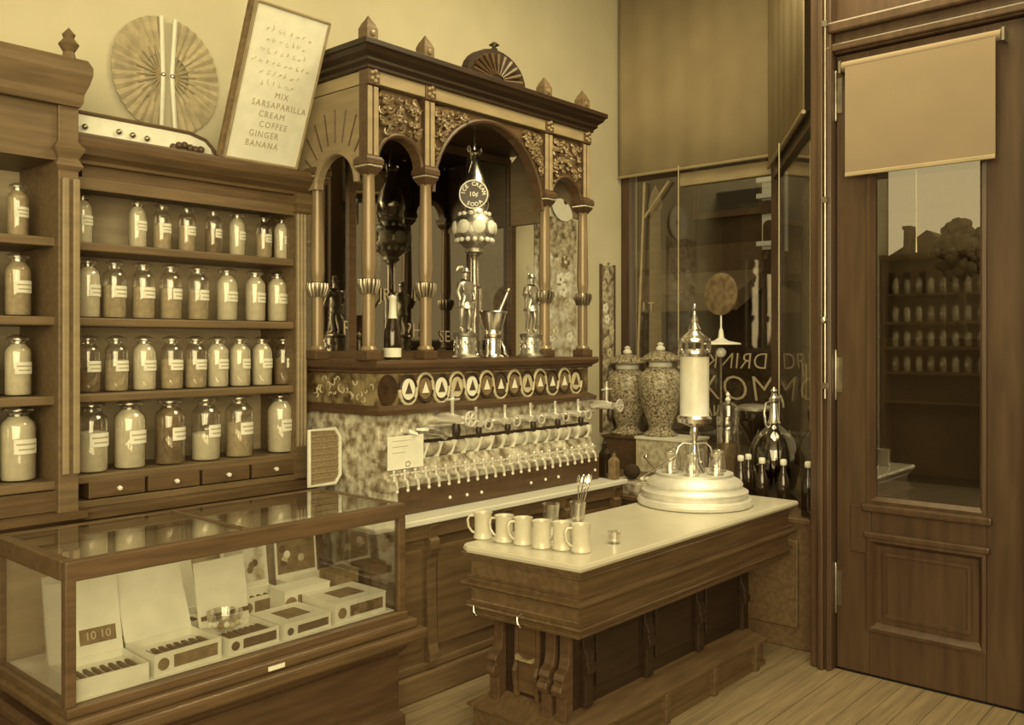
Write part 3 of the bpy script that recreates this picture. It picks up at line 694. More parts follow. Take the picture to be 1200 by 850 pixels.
# flanks: sunburst panel over an arch, left side, and a plainer right side
def flank(x, out):
    n = 16; y0, y1 = FY+.03, 3.99; cy = 3.60; zs, r = 2.46, .15
    angs = [PI*i/n for i in range(n+1)]; vs = []
    for xx in (x-.02, x+.02):
        for a in angs: vs.append((xx, cy+r*math.cos(a), zs+r*math.sin(a)))
        for a in angs:
            c_, s_ = math.cos(a), math.sin(a); ky = ((y1-cy) if c_ > 0 else (cy-y0))/max(abs(c_), 1e-6); kz = (2.92-zs)/max(s_, 1e-6); k = min(ky, kz); vs.append((xx, cy+c_*k, zs+s_*k))
    m_ = n+1; fs = []
    for i in range(n): fs += [(i, i+1, m_+i+1, m_+i), (2*m_+i, 3*m_+i, 3*m_+i+1, 2*m_+i+1), (i, 2*m_+i, 2*m_+i+1, i+1)]
    o = MB().add(vs, fs).build('flank_panel', 'wood_side', sf)
    for k in range(11):
        a = PI*(.08+.84*k/10); rr = .30 if abs(math.cos(a)) < .8 else .26
        MB().tube([(x+out*.021, cy+(r+.06)*math.cos(a), zs+(r+.06)*math.sin(a)), (x+out*.021, cy+min(rr, .36)*math.cos(a)*1.1, min(zs+rr*1.25*math.sin(a), 2.88))], .004, 6).build('sunburst_ray', 'wood_dark', o)
    MB().tube([(x+out*.02, cy+(r+.012)*math.cos(a), zs+(r+.012)*math.sin(a)) for a in angs], .013, 6).build('arch_moulding', 'wood_side', o, smooth=True)
    MB().box(x-.02, x+.02, y0, y1, 2.925, 2.99).build('frieze_strip', 'wood_tan', o)
flank(CXS[0]-.01, -1); flank(CXS[3]+.01, 1)
for x in (CXS[0], CXS[3]):
    MB().box(x-.022, x+.022, 3.95, 3.99, UB, 2.46).build('rear_post', 'wood', sf)
# mirrors with frames
MB().box(CXS[0]-.02, CXS[3]+.02, BACKY+.02, WY-.02, UB, 3.0).build('back_board', 'wood_dark', sf)
for x0, x1 in ((CXS[0], CXS[1]), (CXS[1], CXS[2]), (CXS[2], CXS[3])):
    q = MB().box(x0+.025, x1-.025, BACKY+.006, BACKY+.02, UB+.04, 2.86).build('mirror', 'mirror', sf)
    MB().frame([(x0, UB), (x1, UB), (x1, 2.9), (x0, 2.9)], [(x0+.025, UB+.04), (x1-.025, UB+.04), (x1-.025, 2.86), (x0+.025, 2.86)], (0, BACKY+.02, 0), (1, 0, 0), (0, 0, 1), (0, -.03, 0)).build('mirror_frame', 'wood', q)
MB().box(CXS[0], CXS[3], FY, BACKY+.02, 2.92, 2.94).build('soffit', 'wood_dark', sf)
def mtext(body, px, py, size, **k):
    p = onY(px, py, BACKY); text('reflected_lettering', body, size, 'gilt', sf, p, (1, 0, 0), (0, 0, 1), extrude=.001, **k)  # reflected sign letters, set on the mirror face as solid text
mtext('JR', 451, 346, .10); mtext('N', 490, 347, .10); mtext('R', 407, 385, .11)
mtext('?H', 486, 388, .12); mtext('SE', 521, 395, .10)
# cornice and crest
MB().tiers([(CXS[0]-.035, FY-.04), (CXS[3]+.035, FY-.04), (CXS[3]+.035, WY-.02), (CXS[0]-.035, WY-.02)],
           [(-.01, 2.985), (.012, 2.99), (.012, 3.005), (.03, 3.02), (.03, 3.035), (.055, 3.055), (.065, 3.075), (.075, 3.08), (.075, 3.105), (.05, 3.115)]).build('cornice', 'wood_cornice_base_shade', sf, bevel=.002)
for x in CXS:
    f_ = MB().tiers([(x-.034, FY-.03), (x+.034, FY-.03), (x+.034, FY+.038), (x-.034, FY+.038)], [(.006, 3.112), (.006, 3.13), (0, 3.135), (0, 3.19), (-.010, 3.215), (-.022, 3.235), (-.032, 3.255)]).build('finial', 'wood_shelf', sf, bevel=.006)
    MB().lathe([(.017, 0), (.013, .008), (0, .01)], n=12, mtx=Matrix.Translation((x, FY-.03, 3.165)) @ Matrix.Rotation(PI/2, 4, 'X')).build('finial_boss', 'column_wood', f_, smooth=True)
cx = (CXS[1]+CXS[2])/2
sp_ = [(-.24, 0), (.24, 0)]+[(.235*math.cos(PI*a/14), .17*math.sin(PI*a/14)) for a in range(0, 15)]
crest = MB().prism(sp_, (cx, FY-.06, 3.112), (1, 0, 0), (0, 0, 1), (0, .05, 0)).build('shell_crest', 'wood_cornice_base_shade', sf)
for k in range(11):
    a = PI*(.06+.88*k/10)
    MB().tube([(cx+.05*math.cos(a), FY-.064, 3.118+.03*math.sin(a)), (cx+.20*math.cos(a), FY-.066, 3.112+.145*math.sin(a))], [.005, .014], 6).build('shell_rib', 'wood', crest, smooth=True)
MB().lathe([(.012, 0), (.02, .012), (.008, .025), (.03, .035), (.012, .05), (0, .055)], (cx, FY-.035, 3.28), 10).build('crest_knob', 'bronze', crest, smooth=True)

# ---- taps
def draft_tap(px, scale=1.0, big=False):
    x = onY(px, 490, 3.30).x; z = 1.262 if not big else 1.30
    y = 3.34
    t = MB()
    t.tube([(x, y, z), (x, y-.05*scale, z+.006), (x, y-.09*scale, z)], [.014*scale, .016*scale, .013*scale], 10)
    t.lathe([(0, -.022), (.016, -.014), (.02, 0), (.016, .016), (.008, .024), (.006, .05)], (x, y-.065*scale, z), 10, Matrix.Identity(4))
    b = t.build('draft_tap', 'silver_bright', sf, smooth=True)
    h = MB().tube([(x, y-.065*scale, z+.02), (x, y-.065*scale, z+.066*scale)], [.004*scale, .006*scale], 8)
    if big: h.tube([(x-.05, y-.065*scale, z+.10), (x+.05, y-.065*scale, z+.10)], .006, 8); h.ball((x, y-.065*scale, z+.10), .014, 8); h.tube([(x, y-.065*scale, z+.02), (x, y-.065*scale, z+.15)], .007, 8)
    h.build('handle', 'silver_bright', b, smooth=True)
    MB().lathe([(.006*scale, -.052*scale), (.010*scale, -.045*scale), (.013*scale, -.026*scale), (.010*scale, -.010*scale)], (x, y-.08*scale, z), 10).build('nozzle', 'black', b, smooth=True)
    rx = x+.055*scale
    MB().tube([(rx, y-.075*scale+.0*k, z+.0) if 0 else (rx+.020*scale*math.cos(k*PI/8), y-.08*scale, z-.004+.020*scale*math.sin(k*PI/8)) for k in range(16)], .004*scale, 6, closed=True).build('wheel', 'silver_bright', b, smooth=True)
    if big:
        g = MB()
        for k in range(6): g.tube([(rx, y-.08*scale, z-.004), (rx+.036*math.cos(k*PI/3), y-.08*scale, z-.004+.036*math.sin(k*PI/3))], [.005, .008], 6)
        g.build('wheel_spokes', 'silver_bright', b, smooth=True)
    MB().tube([(x, y-.05*scale, z), (rx, y-.07*scale, z)], .008*scale, 8).build('side_arm', 'silver_bright', b, smooth=True)
draft_tap(517, 1.85, True)
for px in (550, 584, 614, 643, 670): draft_tap(px, 1.35)
draft_tap(699, 1.8, True)
x0, x1 = onY(500, 490, 3.3).x, onY(700, 470, 3.3).x
MB().tube([(x0, 3.325, 1.262), (x1, 3.325, 1.262)], .009, 8).build('tap_pipe', 'silver_bright', sf, smooth=True)
p = onY(474, 499, 3.33); MB().tube([(p.x, 3.34, 1.25), (p.x, 3.29, 1.25), (p.x+.03, 3.27, 1.235)], [.012, .014, .01], 8).build('stub_tap', 'silver_bright', sf, smooth=True)
MB().tube([(p.x+.09, 3.34, 1.25), (p.x+.12, 3.30, 1.25), (p.x+.2, 3.295, 1.235), (p.x+.26, 3.31, 1.20)], [.02, .024, .022, .014], 10).build('pipe_elbow', 'silver_dull', sf, smooth=True)
xa, xb = onY(464, 560, 3.24).x, onY(697, 528, 3.24).x
NT = 24
for k in range(NT):
    x = xa+(xb-xa)*k/(NT-1); z = 1.02
    t = MB().tube([(x, 3.30, z), (x, 3.27, z+.004), (x, 3.235, z)], [.010, .013, .009], 8)
    t.tube([(x, 3.24, z), (x, 3.232, z-.02), (x, 3.232, z-.038)], [.009, .007, .006], 8)
    b = t.build('syrup_tap', 'silver_bright', sf, smooth=True)
    MB().tube([(x, 3.255, z+.005), (x, 3.255, z+.045)], [.006, .005], 6).tube([(x-.028, 3.255, z+.036), (x+.028, 3.255, z+.036)], .0055, 6).ball((x, 3.255, z+.048), .008, 6).build('cross_handle', 'silver_bright', b, smooth=True)
    MB().ball((x, 3.232, z-.042), .0085, 8).build('spout_tip', 'china', b, smooth=True)
MB().tube([(xa-.02, 3.295, 1.02), (xb+.02, 3.295, 1.02)], .008, 8).build('syrup_pipe', 'silver_bright', sf, smooth=True)
# card stuck to the front
p0, p1 = onY(453, 511, 3.29), onY(495, 545, 3.29)
cd = thing('price_card', (p0.x, 3.29, p1.z), 'blank cream card fixed to the fountain front below the taps', 'card')
MB().prism([(p0.x, 1.075), (p1.x, 1.075), (p1.x, 1.235), (p0.x, 1.235)], (0, 3.285, 0), (1, 0, 0), (0, 0, 1), (0, -.003, 0)).build('sheet', 'paper', cd)
g = MB()
for k in range(3): g.prism([(0, 0), (.12-.02*k, 0), (.12-.02*k, .003), (0, .003)], (p0.x+.03, 3.282, 1.21-k*.028), (1, 0, 0), (0, 0, 1), (0, -.0006, 0))
g.build('faded_lines', 'ink_pale', cd)
MB().tube([(p0.x+.115, 3.2815, 1.085), (p0.x+.115, 3.2815, 1.105), (p0.x+.135, 3.2815, 1.108), (p0.x+.145, 3.2815, 1.097), (p0.x+.135, 3.2815, 1.085)], .002, 6, closed=True).build('printed_mark', 'ink', cd)

# ---- things on the fountain ledge
LZ = 1.60
def glass_bottle(name, c, prof, m, label, cat, foil=None, lab=None, group=None):
    t = thing(name, c, label, cat, group, world=False)
    MB().lathe(prof, n=20).build('body', m, t, smooth=True)
    if foil: MB().lathe(foil, n=18).build('foil', 'cream', t, smooth=True)
    if lab: MB().lathe(lab, n=20).build('label', 'cream', t, smooth=True)
    return t
p = onY(460, 418, 3.43)
glass_bottle('champagne_bottle', (p.x, 3.43, LZ+.001), [(.040, 0), (.043, .006), (.043, .10), (.040, .14), (.026, .19), (.016, .23), (.014, .29)], 'bottle_glass', 'champagne bottle with white foil neck and label on the fountain ledge', 'bottle',
             [(.0225, .205), (.0185, .235), (.017, .30), (.0185, .302), (.0185, .315), (.0, .325)], [(.0438, .012), (.0438, .058)])
def knight(px, label, spear, mir):
    p = onY(px, 428, 3.42); t = thing('knight_statuette', (p.x, 3.42, LZ+.001), label, 'statuette', 'silver knights on the fountain', world=False)
    dm = MB().lathe([(.078, 0), (.08, .008), (.074, .014), (.062, .02), (.058, .03), (.058, .115), (.064, .12), (.066, .132), (.058, .138), (0, .14)], n=24).build('drum_base', 'statue_silver', t, smooth=True)
    g = MB()
    for k in range(26):
        a = 2*PI*k/26; z = .07+.022*math.sin(k*2.4); g.tube([(.059*math.cos(a+.04*j)*(1.02), .059*math.sin(a+.04*j)*1.02, z+.012*math.sin(j*1.3)) for j in range(5)], .0035, 5)
    g.build('drum_relief', 'silver_dull', dm, smooth=True)
    z0 = .14; m_ = mir
    V = [((0, 0, .165), .030), ((0, 0, .20), .027), ((0, -.004, .245), .034), ((0, 0, .275), .018), ((0, -.003, .288), .013), ((0, -.006, .312), .017), ((0, -.004, .33), .014),
         ((.022*m_, -.004, .15), .020), ((.028*m_, -.012, .085), .014), ((.03*m_, .004, .02), .010), ((.033*m_, -.02, .008), .009),
         ((-.020*m_, 0, .15), .020), ((-.026*m_, -.002, .085), .014), ((-.024*m_, .008, .02), .010), ((-.03*m_, -.016, .008), .009),
         ((.042*m_, 0, .258), .016), ((.058*m_, -.004, .205), .011), ((.042*m_, -.03, .17), .009),
         ((-.042*m_, 0, .258), .016), ((-.064*m_, -.006, .215), .011), ((-.066*m_, -.03, .24 if spear else .165), .009)]
    E_ = [(0, 1), (1, 2), (2, 3), (3, 4), (4, 5), (5, 6), (0, 7), (7, 8), (8, 9), (9, 10), (0, 11), (11, 12), (12, 13), (13, 14), (2, 15), (15, 16), (16, 17), (2, 18), (18, 19), (19, 20)]
    me = bpy.data.meshes.new('figure'); me.from_pydata([(v[0][0], v[0][1], v[0][2]+z0) for v in V], E_, []); o = link('figure', me, 'statue_silver', t)
    sk = o.modifiers.new('skin', 'SKIN')
    for i, v in enumerate(V): me.skin_vertices[0].data[i].radius = (v[1]*1.22, v[1]*1.22)
    me.skin_vertices[0].data[0].use_root = True
    sb = o.modifiers.new('sub', 'SUBSURF'); sb.levels = 2; sb.render_levels = 2
    g = MB().lathe([(.028, .155), (.042, .135), (.046, .13), (.03, .165)], (0, 0, z0), 14)
    g.build('tunic_skirt', 'silver_dull', t, smooth=True)
    g = MB().tube([(0, .004, z0+.337), (-.012*m_, .012, z0+.352), (-.03*m_, .022, z0+.35), (-.04*m_, .028, z0+.33)] if not spear else [(0, .004, z0+.335), (0, .012, z0+.345), (0, .022, z0+.335)], [.006, .012, .012, .004] if not spear else [.006, .01, .004], 8)
    g.lathe([(.024, .325), (.026, .328), (.018, .336), (.014, .348), (0, .352)], (0, -.005, z0), 14)
    g.build('plumed_helmet', 'statue_silver', t, smooth=True)
    if spear: MB().tube([(-.066, -.034, z0), (-.066, -.034, z0+.35), (-.066, -.034, z0+.37), (-.066, -.034, z0+.41)], [.004, .004, .009, .001], 6).build('spear', 'statue_silver', t, smooth=True)
    else: MB().tube([(.05, -.035, z0+.175), (.062, -.005, z0+.09), (.07, .02, z0+.01)], [.006, .004, .003], 6).build('sword', 'statue_silver', t, smooth=True)
    return t
knight(545, 'silver knight statuette with plumed hat left of the mortar', False, 1)
knight(622, 'silver knight statuette holding a spear right of the mortar', True, 1)
p = onY(578, 428, 3.40)
mo = thing('mortar', (p.x, 3.40, LZ+.001), 'polished silver mortar between the two knight statuettes', 'mortar', world=False)
MB().lathe([(.060, 0), (.062, .006), (.055, .012), (.042, .02), (.042, .10), (.047, .105), (.047, .135), (.045, .14), (.052, .17), (.075, .25), (.081, .256), (.078, .26), (.071, .25), (.05, .18), (.042, .15), (0, .14)], n=28).build('cup', 'silver', mo, smooth=True)
MB().lathe([(.048, .108), (.05, .112), (.05, .128), (.048, .132)], n=24).build('band', 'bronze', mo, smooth=True)
for s_ in (-1, 1): MB().tube([(s_*.05, -.01, .10), (s_*.068, -.02, .06), (s_*.07, -.025, .03), (s_*.085, -.03, .004)], [.006, .008, .01, .008], 8).build('scroll_foot', 'silver', mo, smooth=True)
ps = thing('pestle', (p.x+.02, 3.405, LZ+.15), 'slim pestle leaning out of the silver mortar', 'pestle', world=False)
MB().tube([(-.01, 0, 0), (.06, .012, .13), (.125, .02, .22)], [.016, .010, .010], 10).build('shaft', 'brass', ps, smooth=True)
MB().ball((.133, .021, .232), .019, 10).build('grip', 'bronze', ps, smooth=True)
# jewelled lamp urn with the ice cream sign
p = onY(556, 420, 3.62)
ul = thing('jewelled_urn_lamp', (p.x, 3.62, LZ+.001), 'tall jewelled glass urn lamp on a glass column with pointed spire', 'lamp', world=False)
kz = math.hypot(p.x*CS+3.62*SN, 0)/F_PX       # metres per pixel at that depth
zz = lambda py: EYE+(HOR-py)*kz-LZ
MB().lathe([(.06, 0), (.06, .01), (.05, .02), (.046, .03), (.046, zz(338)), (.03, zz(336)), (.026, zz(330)), (.026, zz(305)), (.032, zz(300)), (.02, zz(296))], n=20).build('glass_column', 'tumbler_glass', ul, smooth=True)
MB().lathe([(.022, .03), (.022, zz(338)), (.016, zz(336)), (.016, zz(300))], n=14).build('inner_column', 'column_wood', ul, smooth=True)
bz = zz(270)
MB().lathe([(.025, zz(300)), (.055, zz(296)), (.05, zz(292)), (.085, zz(286)), (.115, zz(278)), (.122, zz(268)), (.11, zz(257)), (.075, zz(251)), (.068, zz(246)), (.08, zz(242)), (.05, zz(239))], n=24).build('bowl', 'silver_dull', ul, smooth=True)
for k in range(8):
    a = 2*PI*k/8+.2; MB().lathe([(.040, 0), (.040, .004), (.031, .012), (0, .018)], n=14, mtx=Matrix.Rotation(a, 4, 'Z') @ Matrix.Translation((.115, 0, zz(268))) @ Matrix.Rotation(PI/2, 4, 'Y')).build('jewel', 'cream', ul, smooth=True)
for k in range(16):
    a = 2*PI*k/16; MB().ball((.104*math.cos(a), .104*math.sin(a), zz(282.5)), .014, 8).build('bead', 'china', ul, smooth=True)
for k in range(12):
    a = 2*PI*k/12; MB().ball((.086*math.cos(a), .086*math.sin(a), zz(252)), .014, 8).build('bead', 'china', ul, smooth=True)
MB().lathe([(.05, zz(243)), (.088, zz(232)), (.090, zz(222)), (.07, zz(208)), (.036, zz(192)), (.024, zz(182)), (.03, zz(180)), (.014, zz(176)), (.016, zz(170)), (.008, zz(166)), (.010, zz(163)), (.004, zz(158)), (0, zz(150))], n=22).build('flask', 'silver', ul, smooth=True)
for s_ in (-1, 1): MB().tube([(s_*.03, 0, zz(188)), (s_*.034, 0, zz(176)), (s_*.05, 0, zz(172)), (s_*.06, 0, zz(176)), (s_*.052, 0, zz(180))], .006, 8).build('scroll_arm', 'silver', ul, smooth=True)
for s_ in (-1, 1): MB().tube([(s_*.035, -.01, zz(190)), (s_*.075, -.01, zz(215)), (s_*.105, -.01, zz(238)), (s_*.085, -.01, zz(250))], .005, 8).build('lyre_frame', 'silver', ul, smooth=True)
sc_ = onY(555, 228, 3.48); cz = sc_.z
RT = Vector((SN, -CS, 0)); FW = Vector((CS, SN, 0))
si = thing('ice_cream_sign', (sc_.x, sc_.y, cz-.078), 'round dark sign reading ICE CREAM 10¢ SODA hung on the urn lamp', 'sign')
MD = Matrix(((RT.x, 0, -FW.x, sc_.x), (RT.y, 0, -FW.y, sc_.y), (0, 1, 0, cz), (0, 0, 0, 1)))
MB().lathe([(.078, 0), (.078, .006), (0, .007)], n=28, mtx=MD).build('disc', 'black', si, smooth=True)
MB().tube([MD @ Vector((.078*math.cos(a*PI/16), .078*math.sin(a*PI/16), .005)) for a in range(32)], .004, 6, closed=True).build('rim', 'cream', si, smooth=True)
MB().tube([MD @ Vector((0, .07, 0)), MD @ Vector((0, .085, -.03)), MD @ Vector((0, .08, -.11))], .003, 6).build('hook', 'brass', si)
def ring_text(body, r, a_mid, step, inv):
    n = len(body)
    for i, ch in enumerate(body):
        if ch == ' ': continue
        a = a_mid+(-(i-(n-1)/2)*step if not inv else (i-(n-1)/2)*step)
        rd = RT*math.cos(a)+Vector((0, 0, math.sin(a))); upv = rd if not inv else -rd; tg = RT*(-math.sin(a))+Vector((0, 0, math.cos(a))); axv = -tg if not inv else tg
        text('lettering', ch, .030, 'cream', si, MD @ Vector((r*math.cos(a), r*math.sin(a), .0085)), axv, upv, extrude=.0006, bold=.0006)
ring_text('ICE CREAM', .057, PI/2, .36, False); ring_text('SODA', .057, -PI/2+.1, .42, True)
text('lettering', '10¢', .036, 'cream', si, MD @ Vector((0, 0, .0085)), RT, (0, 0, 1), extrude=.0006, bold=.0006)
# floral hanging on the wall, seen through the open right flank
x0, x1, fz0, fz1 = 4.97, 5.46, 1.55, 2.62
fp = thing('floral_panel', ((x0+x1)/2, WY, fz0), 'pale floral wall hanging with dark top seen between the right fountain columns', 'wall hanging')
MB().box(x0, x1, WY-.014, WY-.002, fz0, 2.32).build('light_cloth', 'floral_light', fp)
MB().box(x0, x1, WY-.014, WY-.002, 2.32, fz1).build('dark_cloth', 'floral_dark', fp)
rnd = random.Random(5)
for k in range(22):
    fx, fz = rnd.uniform(x0+.04, x1-.04), rnd.uniform(fz0+.1, 2.34); g = MB(); rr = rnd.uniform(.018, .034)
    for q_ in range(5): g.ball((fx+rr*math.cos(q_*1.257), WY-.015, fz+rr*math.sin(q_*1.257)), rr*.7, 6, (1, .2, 1))
    g.build('painted_flower', rnd.choice(['cream', 'cream', 'print_brown', 'paper_mid']), fp, smooth=True)
p = onY(661, 236, WY-.02)
dc = thing('pale_disc', (p.x, WY, 2.55), 'pale round disc with dark centre above the floral wall hanging', 'ornament')
MB().lathe([(.15, 0), (.15, .006), (0, .008)], n=28, mtx=Matrix.Translation((p.x, WY-.016, p.z)) @ Matrix.Rotation(PI/2, 4, 'X')).build('disc', 'cream', dc, smooth=True)
MB().lathe([(.025, 0), (.016, .006), (0, .008)], n=10, mtx=Matrix.Translation((p.x+.015, WY-.024, p.z)) @ Matrix.Rotation(PI/2, 4, 'X')).build('centre_boss', 'print_dark', dc, smooth=True)

# ---- wicker tray between shelf and fountain
ty = 3.62
wt = thing('wicker_tray', (2.70, ty, 1.0), 'woven wicker tray with pale rim tucked beside the fountain flank', 'tray')
tp = [(2.60, .99), (2.755, .99), (2.785, 1.03), (2.785, 1.22), (2.755, 1.26), (2.60, 1.26)]
MB().prism(tp, (0, ty, 0), (1, 0, 0), (0, 0, 1), (0, .012, 0)).build('woven_panel', 'wicker', wt)
MB().tube([(q[0], ty-.004, q[1]) for q in tp], .010, 8, closed=True).build('rim', 'cream', wt, smooth=True)
for k in range(8): MB().tube([(2.60, ty-.003, 1.02+k*.03), (2.78, ty-.003, 1.02+k*.03)], .004, 5).build('cane', 'wood_tan', wt)

# ---- narrow floral hanging on the wall
p0, p1 = onY(703, 311, WY), onY(720, 503, WY)
hs = thing('wall_hanging', ((p0.x+p1.x)/2, WY, p1.z), 'narrow dark floral hanging on the wall beside the window', 'wall hanging')
MB().box(p0.x, p1.x-.02, WY-.014, WY-.002, p1.z, p0.z).build('board', 'floral_dark', hs)
for a, b in ((p0.x-.01, p0.x+.008), (p1.x-.028, p1.x-.010)): MB().box(a, b, WY-.02, WY-.002, p1.z-.01, p0.z+.01).build('frame_strip', 'wood_dark', hs)
rnd = random.Random(9)
for k in range(14):
    fx, fz = rnd.uniform(p0.x+.03, p1.x-.05), p1.z+.08+k*(p0.z-p1.z-.15)/13; g = MB()
    for j in range(5): g.ball((fx+.022*math.cos(j*1.257), WY-.015, fz+.026*math.sin(j*1.257)), .017, 6, (1, .2, 1))
    g.build('painted_flower', rnd.choice(['cream', 'paper_mid', 'paper_mid']), hs, smooth=True)
MB().ball(((p0.x+p1.x)/2, WY-.012, p0.z+.02), .012, 8).build('hook', 'brass', hs)

# ================================================================== DISPLAY CASE
DX0, DX1, DY0, DY1, DZ0, DZ1 = 1.168, 2.57, 2.886, 3.50, .545, 1.0
dc = thing('display_case', (1.87, 3.2, 0), 'glazed wooden counter showcase full of cigar boxes', 'display case')
MB().tiers([(DX0+.02, DY0+.02), (DX1-.02, DY0+.02), (DX1-.02, DY1), (DX0+.02, DY1)], [(.02, 0), (.02, .1), (0, .12), (0, .36), (.02, .38), (.03, .40), (.03, .42), (.012, .43)]).build('base', 'wood_dark', dc, bevel=.003)
MB().box(DX0-.01, DX1+.06, DY0-.085, DY0+.05, .43, .475).build('lower_ledge', 'wood_x', dc, bevel=.012)
MB().box(DX0-.01, DX1+.03, DY0-.05, DY1, .475, .515).build('upper_ledge', 'wood_x', dc, bevel=.012)
MB().box(DX0, DX1, DY0-.015, DY1, .515, DZ0).build('floor_board', 'wood_x', dc, bevel=.004)
MB().box(DX0+.04, DX1-.04, DY0+.03, DY1-.04, DZ0, DZ0+.004).build('floor_lining', 'paper', dc)
MB().prism([(0, 0), (.07, 0), (.07, .016), (0, .016)], (1.86, DY0-.051, .487), (1, 0, 0), (0, 0, 1), (0, -.002, 0)).build('maker_plate', 'cream', dc)
for x in (DX0, DX1-.034):
    for y in (DY0, DY1-.034): MB().box(x, x+.034, y, y+.034, DZ0, DZ1-.06).build('post', 'wood_x', dc, bevel=.003)
MB().box(DX0, DX1, DY0, DY0+.04, DZ1-.065, DZ1).build('front_rail', 'wood_x', dc, bevel=.005)
MB().box(DX0, DX1, DY1-.04, DY1, DZ1-.065, DZ1).build('back_rail', 'wood_x', dc, bevel=.005)
for x in (DX0, DX1-.04): MB().box(x, x+.04, DY0+.04, DY1-.04, DZ1-.065, DZ1).build('end_rail', 'wood_x', dc, bevel=.005)
xm = onZ(240, 608, DZ1).x
MB().box(xm-.012, xm+.012, DY0+.04, DY1-.04, DZ1-.012, DZ1+.002).build('glazing_bar', 'wood_x', dc, bevel=.003)
for a, b in ((DX0+.04, xm-.012), (xm+.012, DX1-.04)): MB().box(a, b, DY0+.04, DY1-.04, DZ1-.008, DZ1-.002).build('top_pane', 'case_glass', dc)
MB().box(DX0+.034, DX1-.034, DY0+.012, DY0+.018, DZ0, DZ1-.065).build('front_pane', 'case_glass', dc)
for x in (DX0+.014, DX1-.02): MB().box(x, x+.006, DY0+.034, DY1-.034, DZ0, DZ1-.065).build('end_pane', 'case_glass', dc)
for k in range(2):
    a = DX0+.034+k*(DX1-DX0-.068)/2; q = MB().box(a, a+(DX1-DX0-.068)/2, DY1-.03+.012*k, DY1-.018+.012*k, DZ0, DZ1-.065).build('sliding_door', 'wood_back', dc)
    MB().box(a+.3, a+.4, DY1-.032+.012*k, DY1-.03+.012*k, .75, .78).build('finger_pull', 'brass', q)
# cigar boxes
def cigar_box(x, y, wd, dp, h, rot, ang, label, cover='paper', front='print_brown', pic=None, cigars=8, z=DZ0+.0045, mark=None, oval=True, lidh=None):
    t = thing('cigar_box', (x, y, z), label, 'cigar box', 'cigar boxes in the showcase', rotz=rot, world=False); th = .006
    g = MB(); g.box(0, wd, 0, th, 0, h); g.box(0, wd, dp-th, dp, 0, h); g.box(0, th, th, dp-th, 0, h); g.box(wd-th, wd, th, dp-th, 0, h); g.box(th, wd-th, th, dp-th, 0, .006)
    b = g.build('box_body', cover, t)
    if front:
        MB().box(wd*.28, wd*.94, -.0012, 0, h*.22, h*.8).build('front_label', front, b)
        if oval: MB().lathe([(h*.28, 0), (h*.28, .0015), (h*.2, .0018), (0, .002)], n=16, mtx=Matrix.Translation((wd*.13, 0, h*.5)) @ Matrix.Rotation(PI/2, 4, 'X')).build('portrait_seal', front, b)
    if ang < 5:
        MB().box(-.002, wd+.002, -.002, dp+.002, h, h+.006).build('lid', cover, t)
        if pic: MB().box(wd*.25, wd*.75, dp*.25, dp*.75, h+.006, h+.007).build('lid_label', pic, t)
        return t
    lh = lidh or dp
    A = Matrix.Translation((0, dp, h)) @ Matrix.Rotation(math.radians(ang), 4, 'X').inverted() @ Matrix.Identity(4)
    A = Matrix.Translation((0, dp, h)) @ Matrix.Rotation(-math.radians(ang), 4, 'X')
    # lid: local plane hinged at the back edge, at ang=0 it lies over the box (towards -y)
    l = MB().box(0, wd, -lh, 0, 0, .006, A).build('lid', cover, t)
    if pic == 'picture':
        MB().box(wd*.07, wd*.93, -lh*.92, -lh*.1, -.001, 0, A).build('lid_picture', 'floral_light', l)
        for k in range(7):
            g = MB().ball((wd*(.15+.7*random.random()), -lh*(.2+.5*random.random()), -.001), .016, 8, (1, 1, .12)); g.v = [tuple(A @ Vector(q)) for q in g.v]; g.build('printed_motif', random.choice(['print_brown', 'print_dark', 'paper_mid']), l)
    elif pic == 'dark':
        MB().box(wd*.05, wd*.95, -lh*.94, -lh*.06, -.001, 0, A).build('lid_picture', 'print_brown', l)
        for k in range(6):
            g = MB().ball((wd*(.15+.7*random.random()), -lh*(.2+.6*random.random()), -.001), .018, 8, (1, 1, .12)); g.v = [tuple(A @ Vector(q)) for q in g.v]; g.build('printed_motif', random.choice(['paper', 'print_dark', 'paper_mid']), l)
    elif pic == 'bar':
        MB().box(wd*.05, wd*1.0, -lh*.16, -lh*.09, -.002, 0, A).build('lid_strip', 'print_dark', l)
    if mark:
        MB().box(wd*.42, wd*.92, -lh*.34, -lh*.14, -.0012, 0, A).build('price_ticket', 'print_brown', l)
        text('ticket_lettering', mark, lh*.15, 'paper_mid', l, A @ Vector((wd*.67, -lh*.24, -.0016)), A.to_3x3() @ Vector((1, 0, 0)), A.to_3x3() @ Vector((0, -1, 0)), extrude=.0004)
    MB().box(.008, wd-.008, th, dp-th, .006, h*.62).build('paper_lining', 'paper', b)
    n = cigars
    for k in range(n):
        cx = .012+(wd-.024)*(k+.5)/n; MB().tube([(cx, th+.012, h*.72), (cx, th+.03, h*.74), (cx, dp*.55, h*.74), (cx, dp*.62, h*.72)], [.005, .0075, .0075, .004], 6).build('cigar', 'cigar', t, smooth=True)
    return t
cigar_box(1.205, 2.925, .245, .21, .062, -.05, 104, 'open cream cigar box at the left end of the showcase front', front=None, mark='10 10', lidh=.26)
cigar_box(1.475, 2.925, .255, .20, .075, .03, 112, 'open cigar box with oval seal, second in the showcase front row', lidh=.26)
cigar_box(1.755, 2.925, .215, .20, .060, .02, 100, 'open cigar box with dark strip on its lid, third in front row', pic='bar', front='print_dark', lidh=.24)
cigar_box(1.99, 2.925, .225, .22, .052, .04, 0, 'flat cigar box with printed lid, fourth in the front row', pic='print_brown', front='print_dark')
cigar_box(2.235, 2.93, .265, .22, .078, .02, 0, 'large closed cigar box with labelled front at right of front row', pic='print_brown')
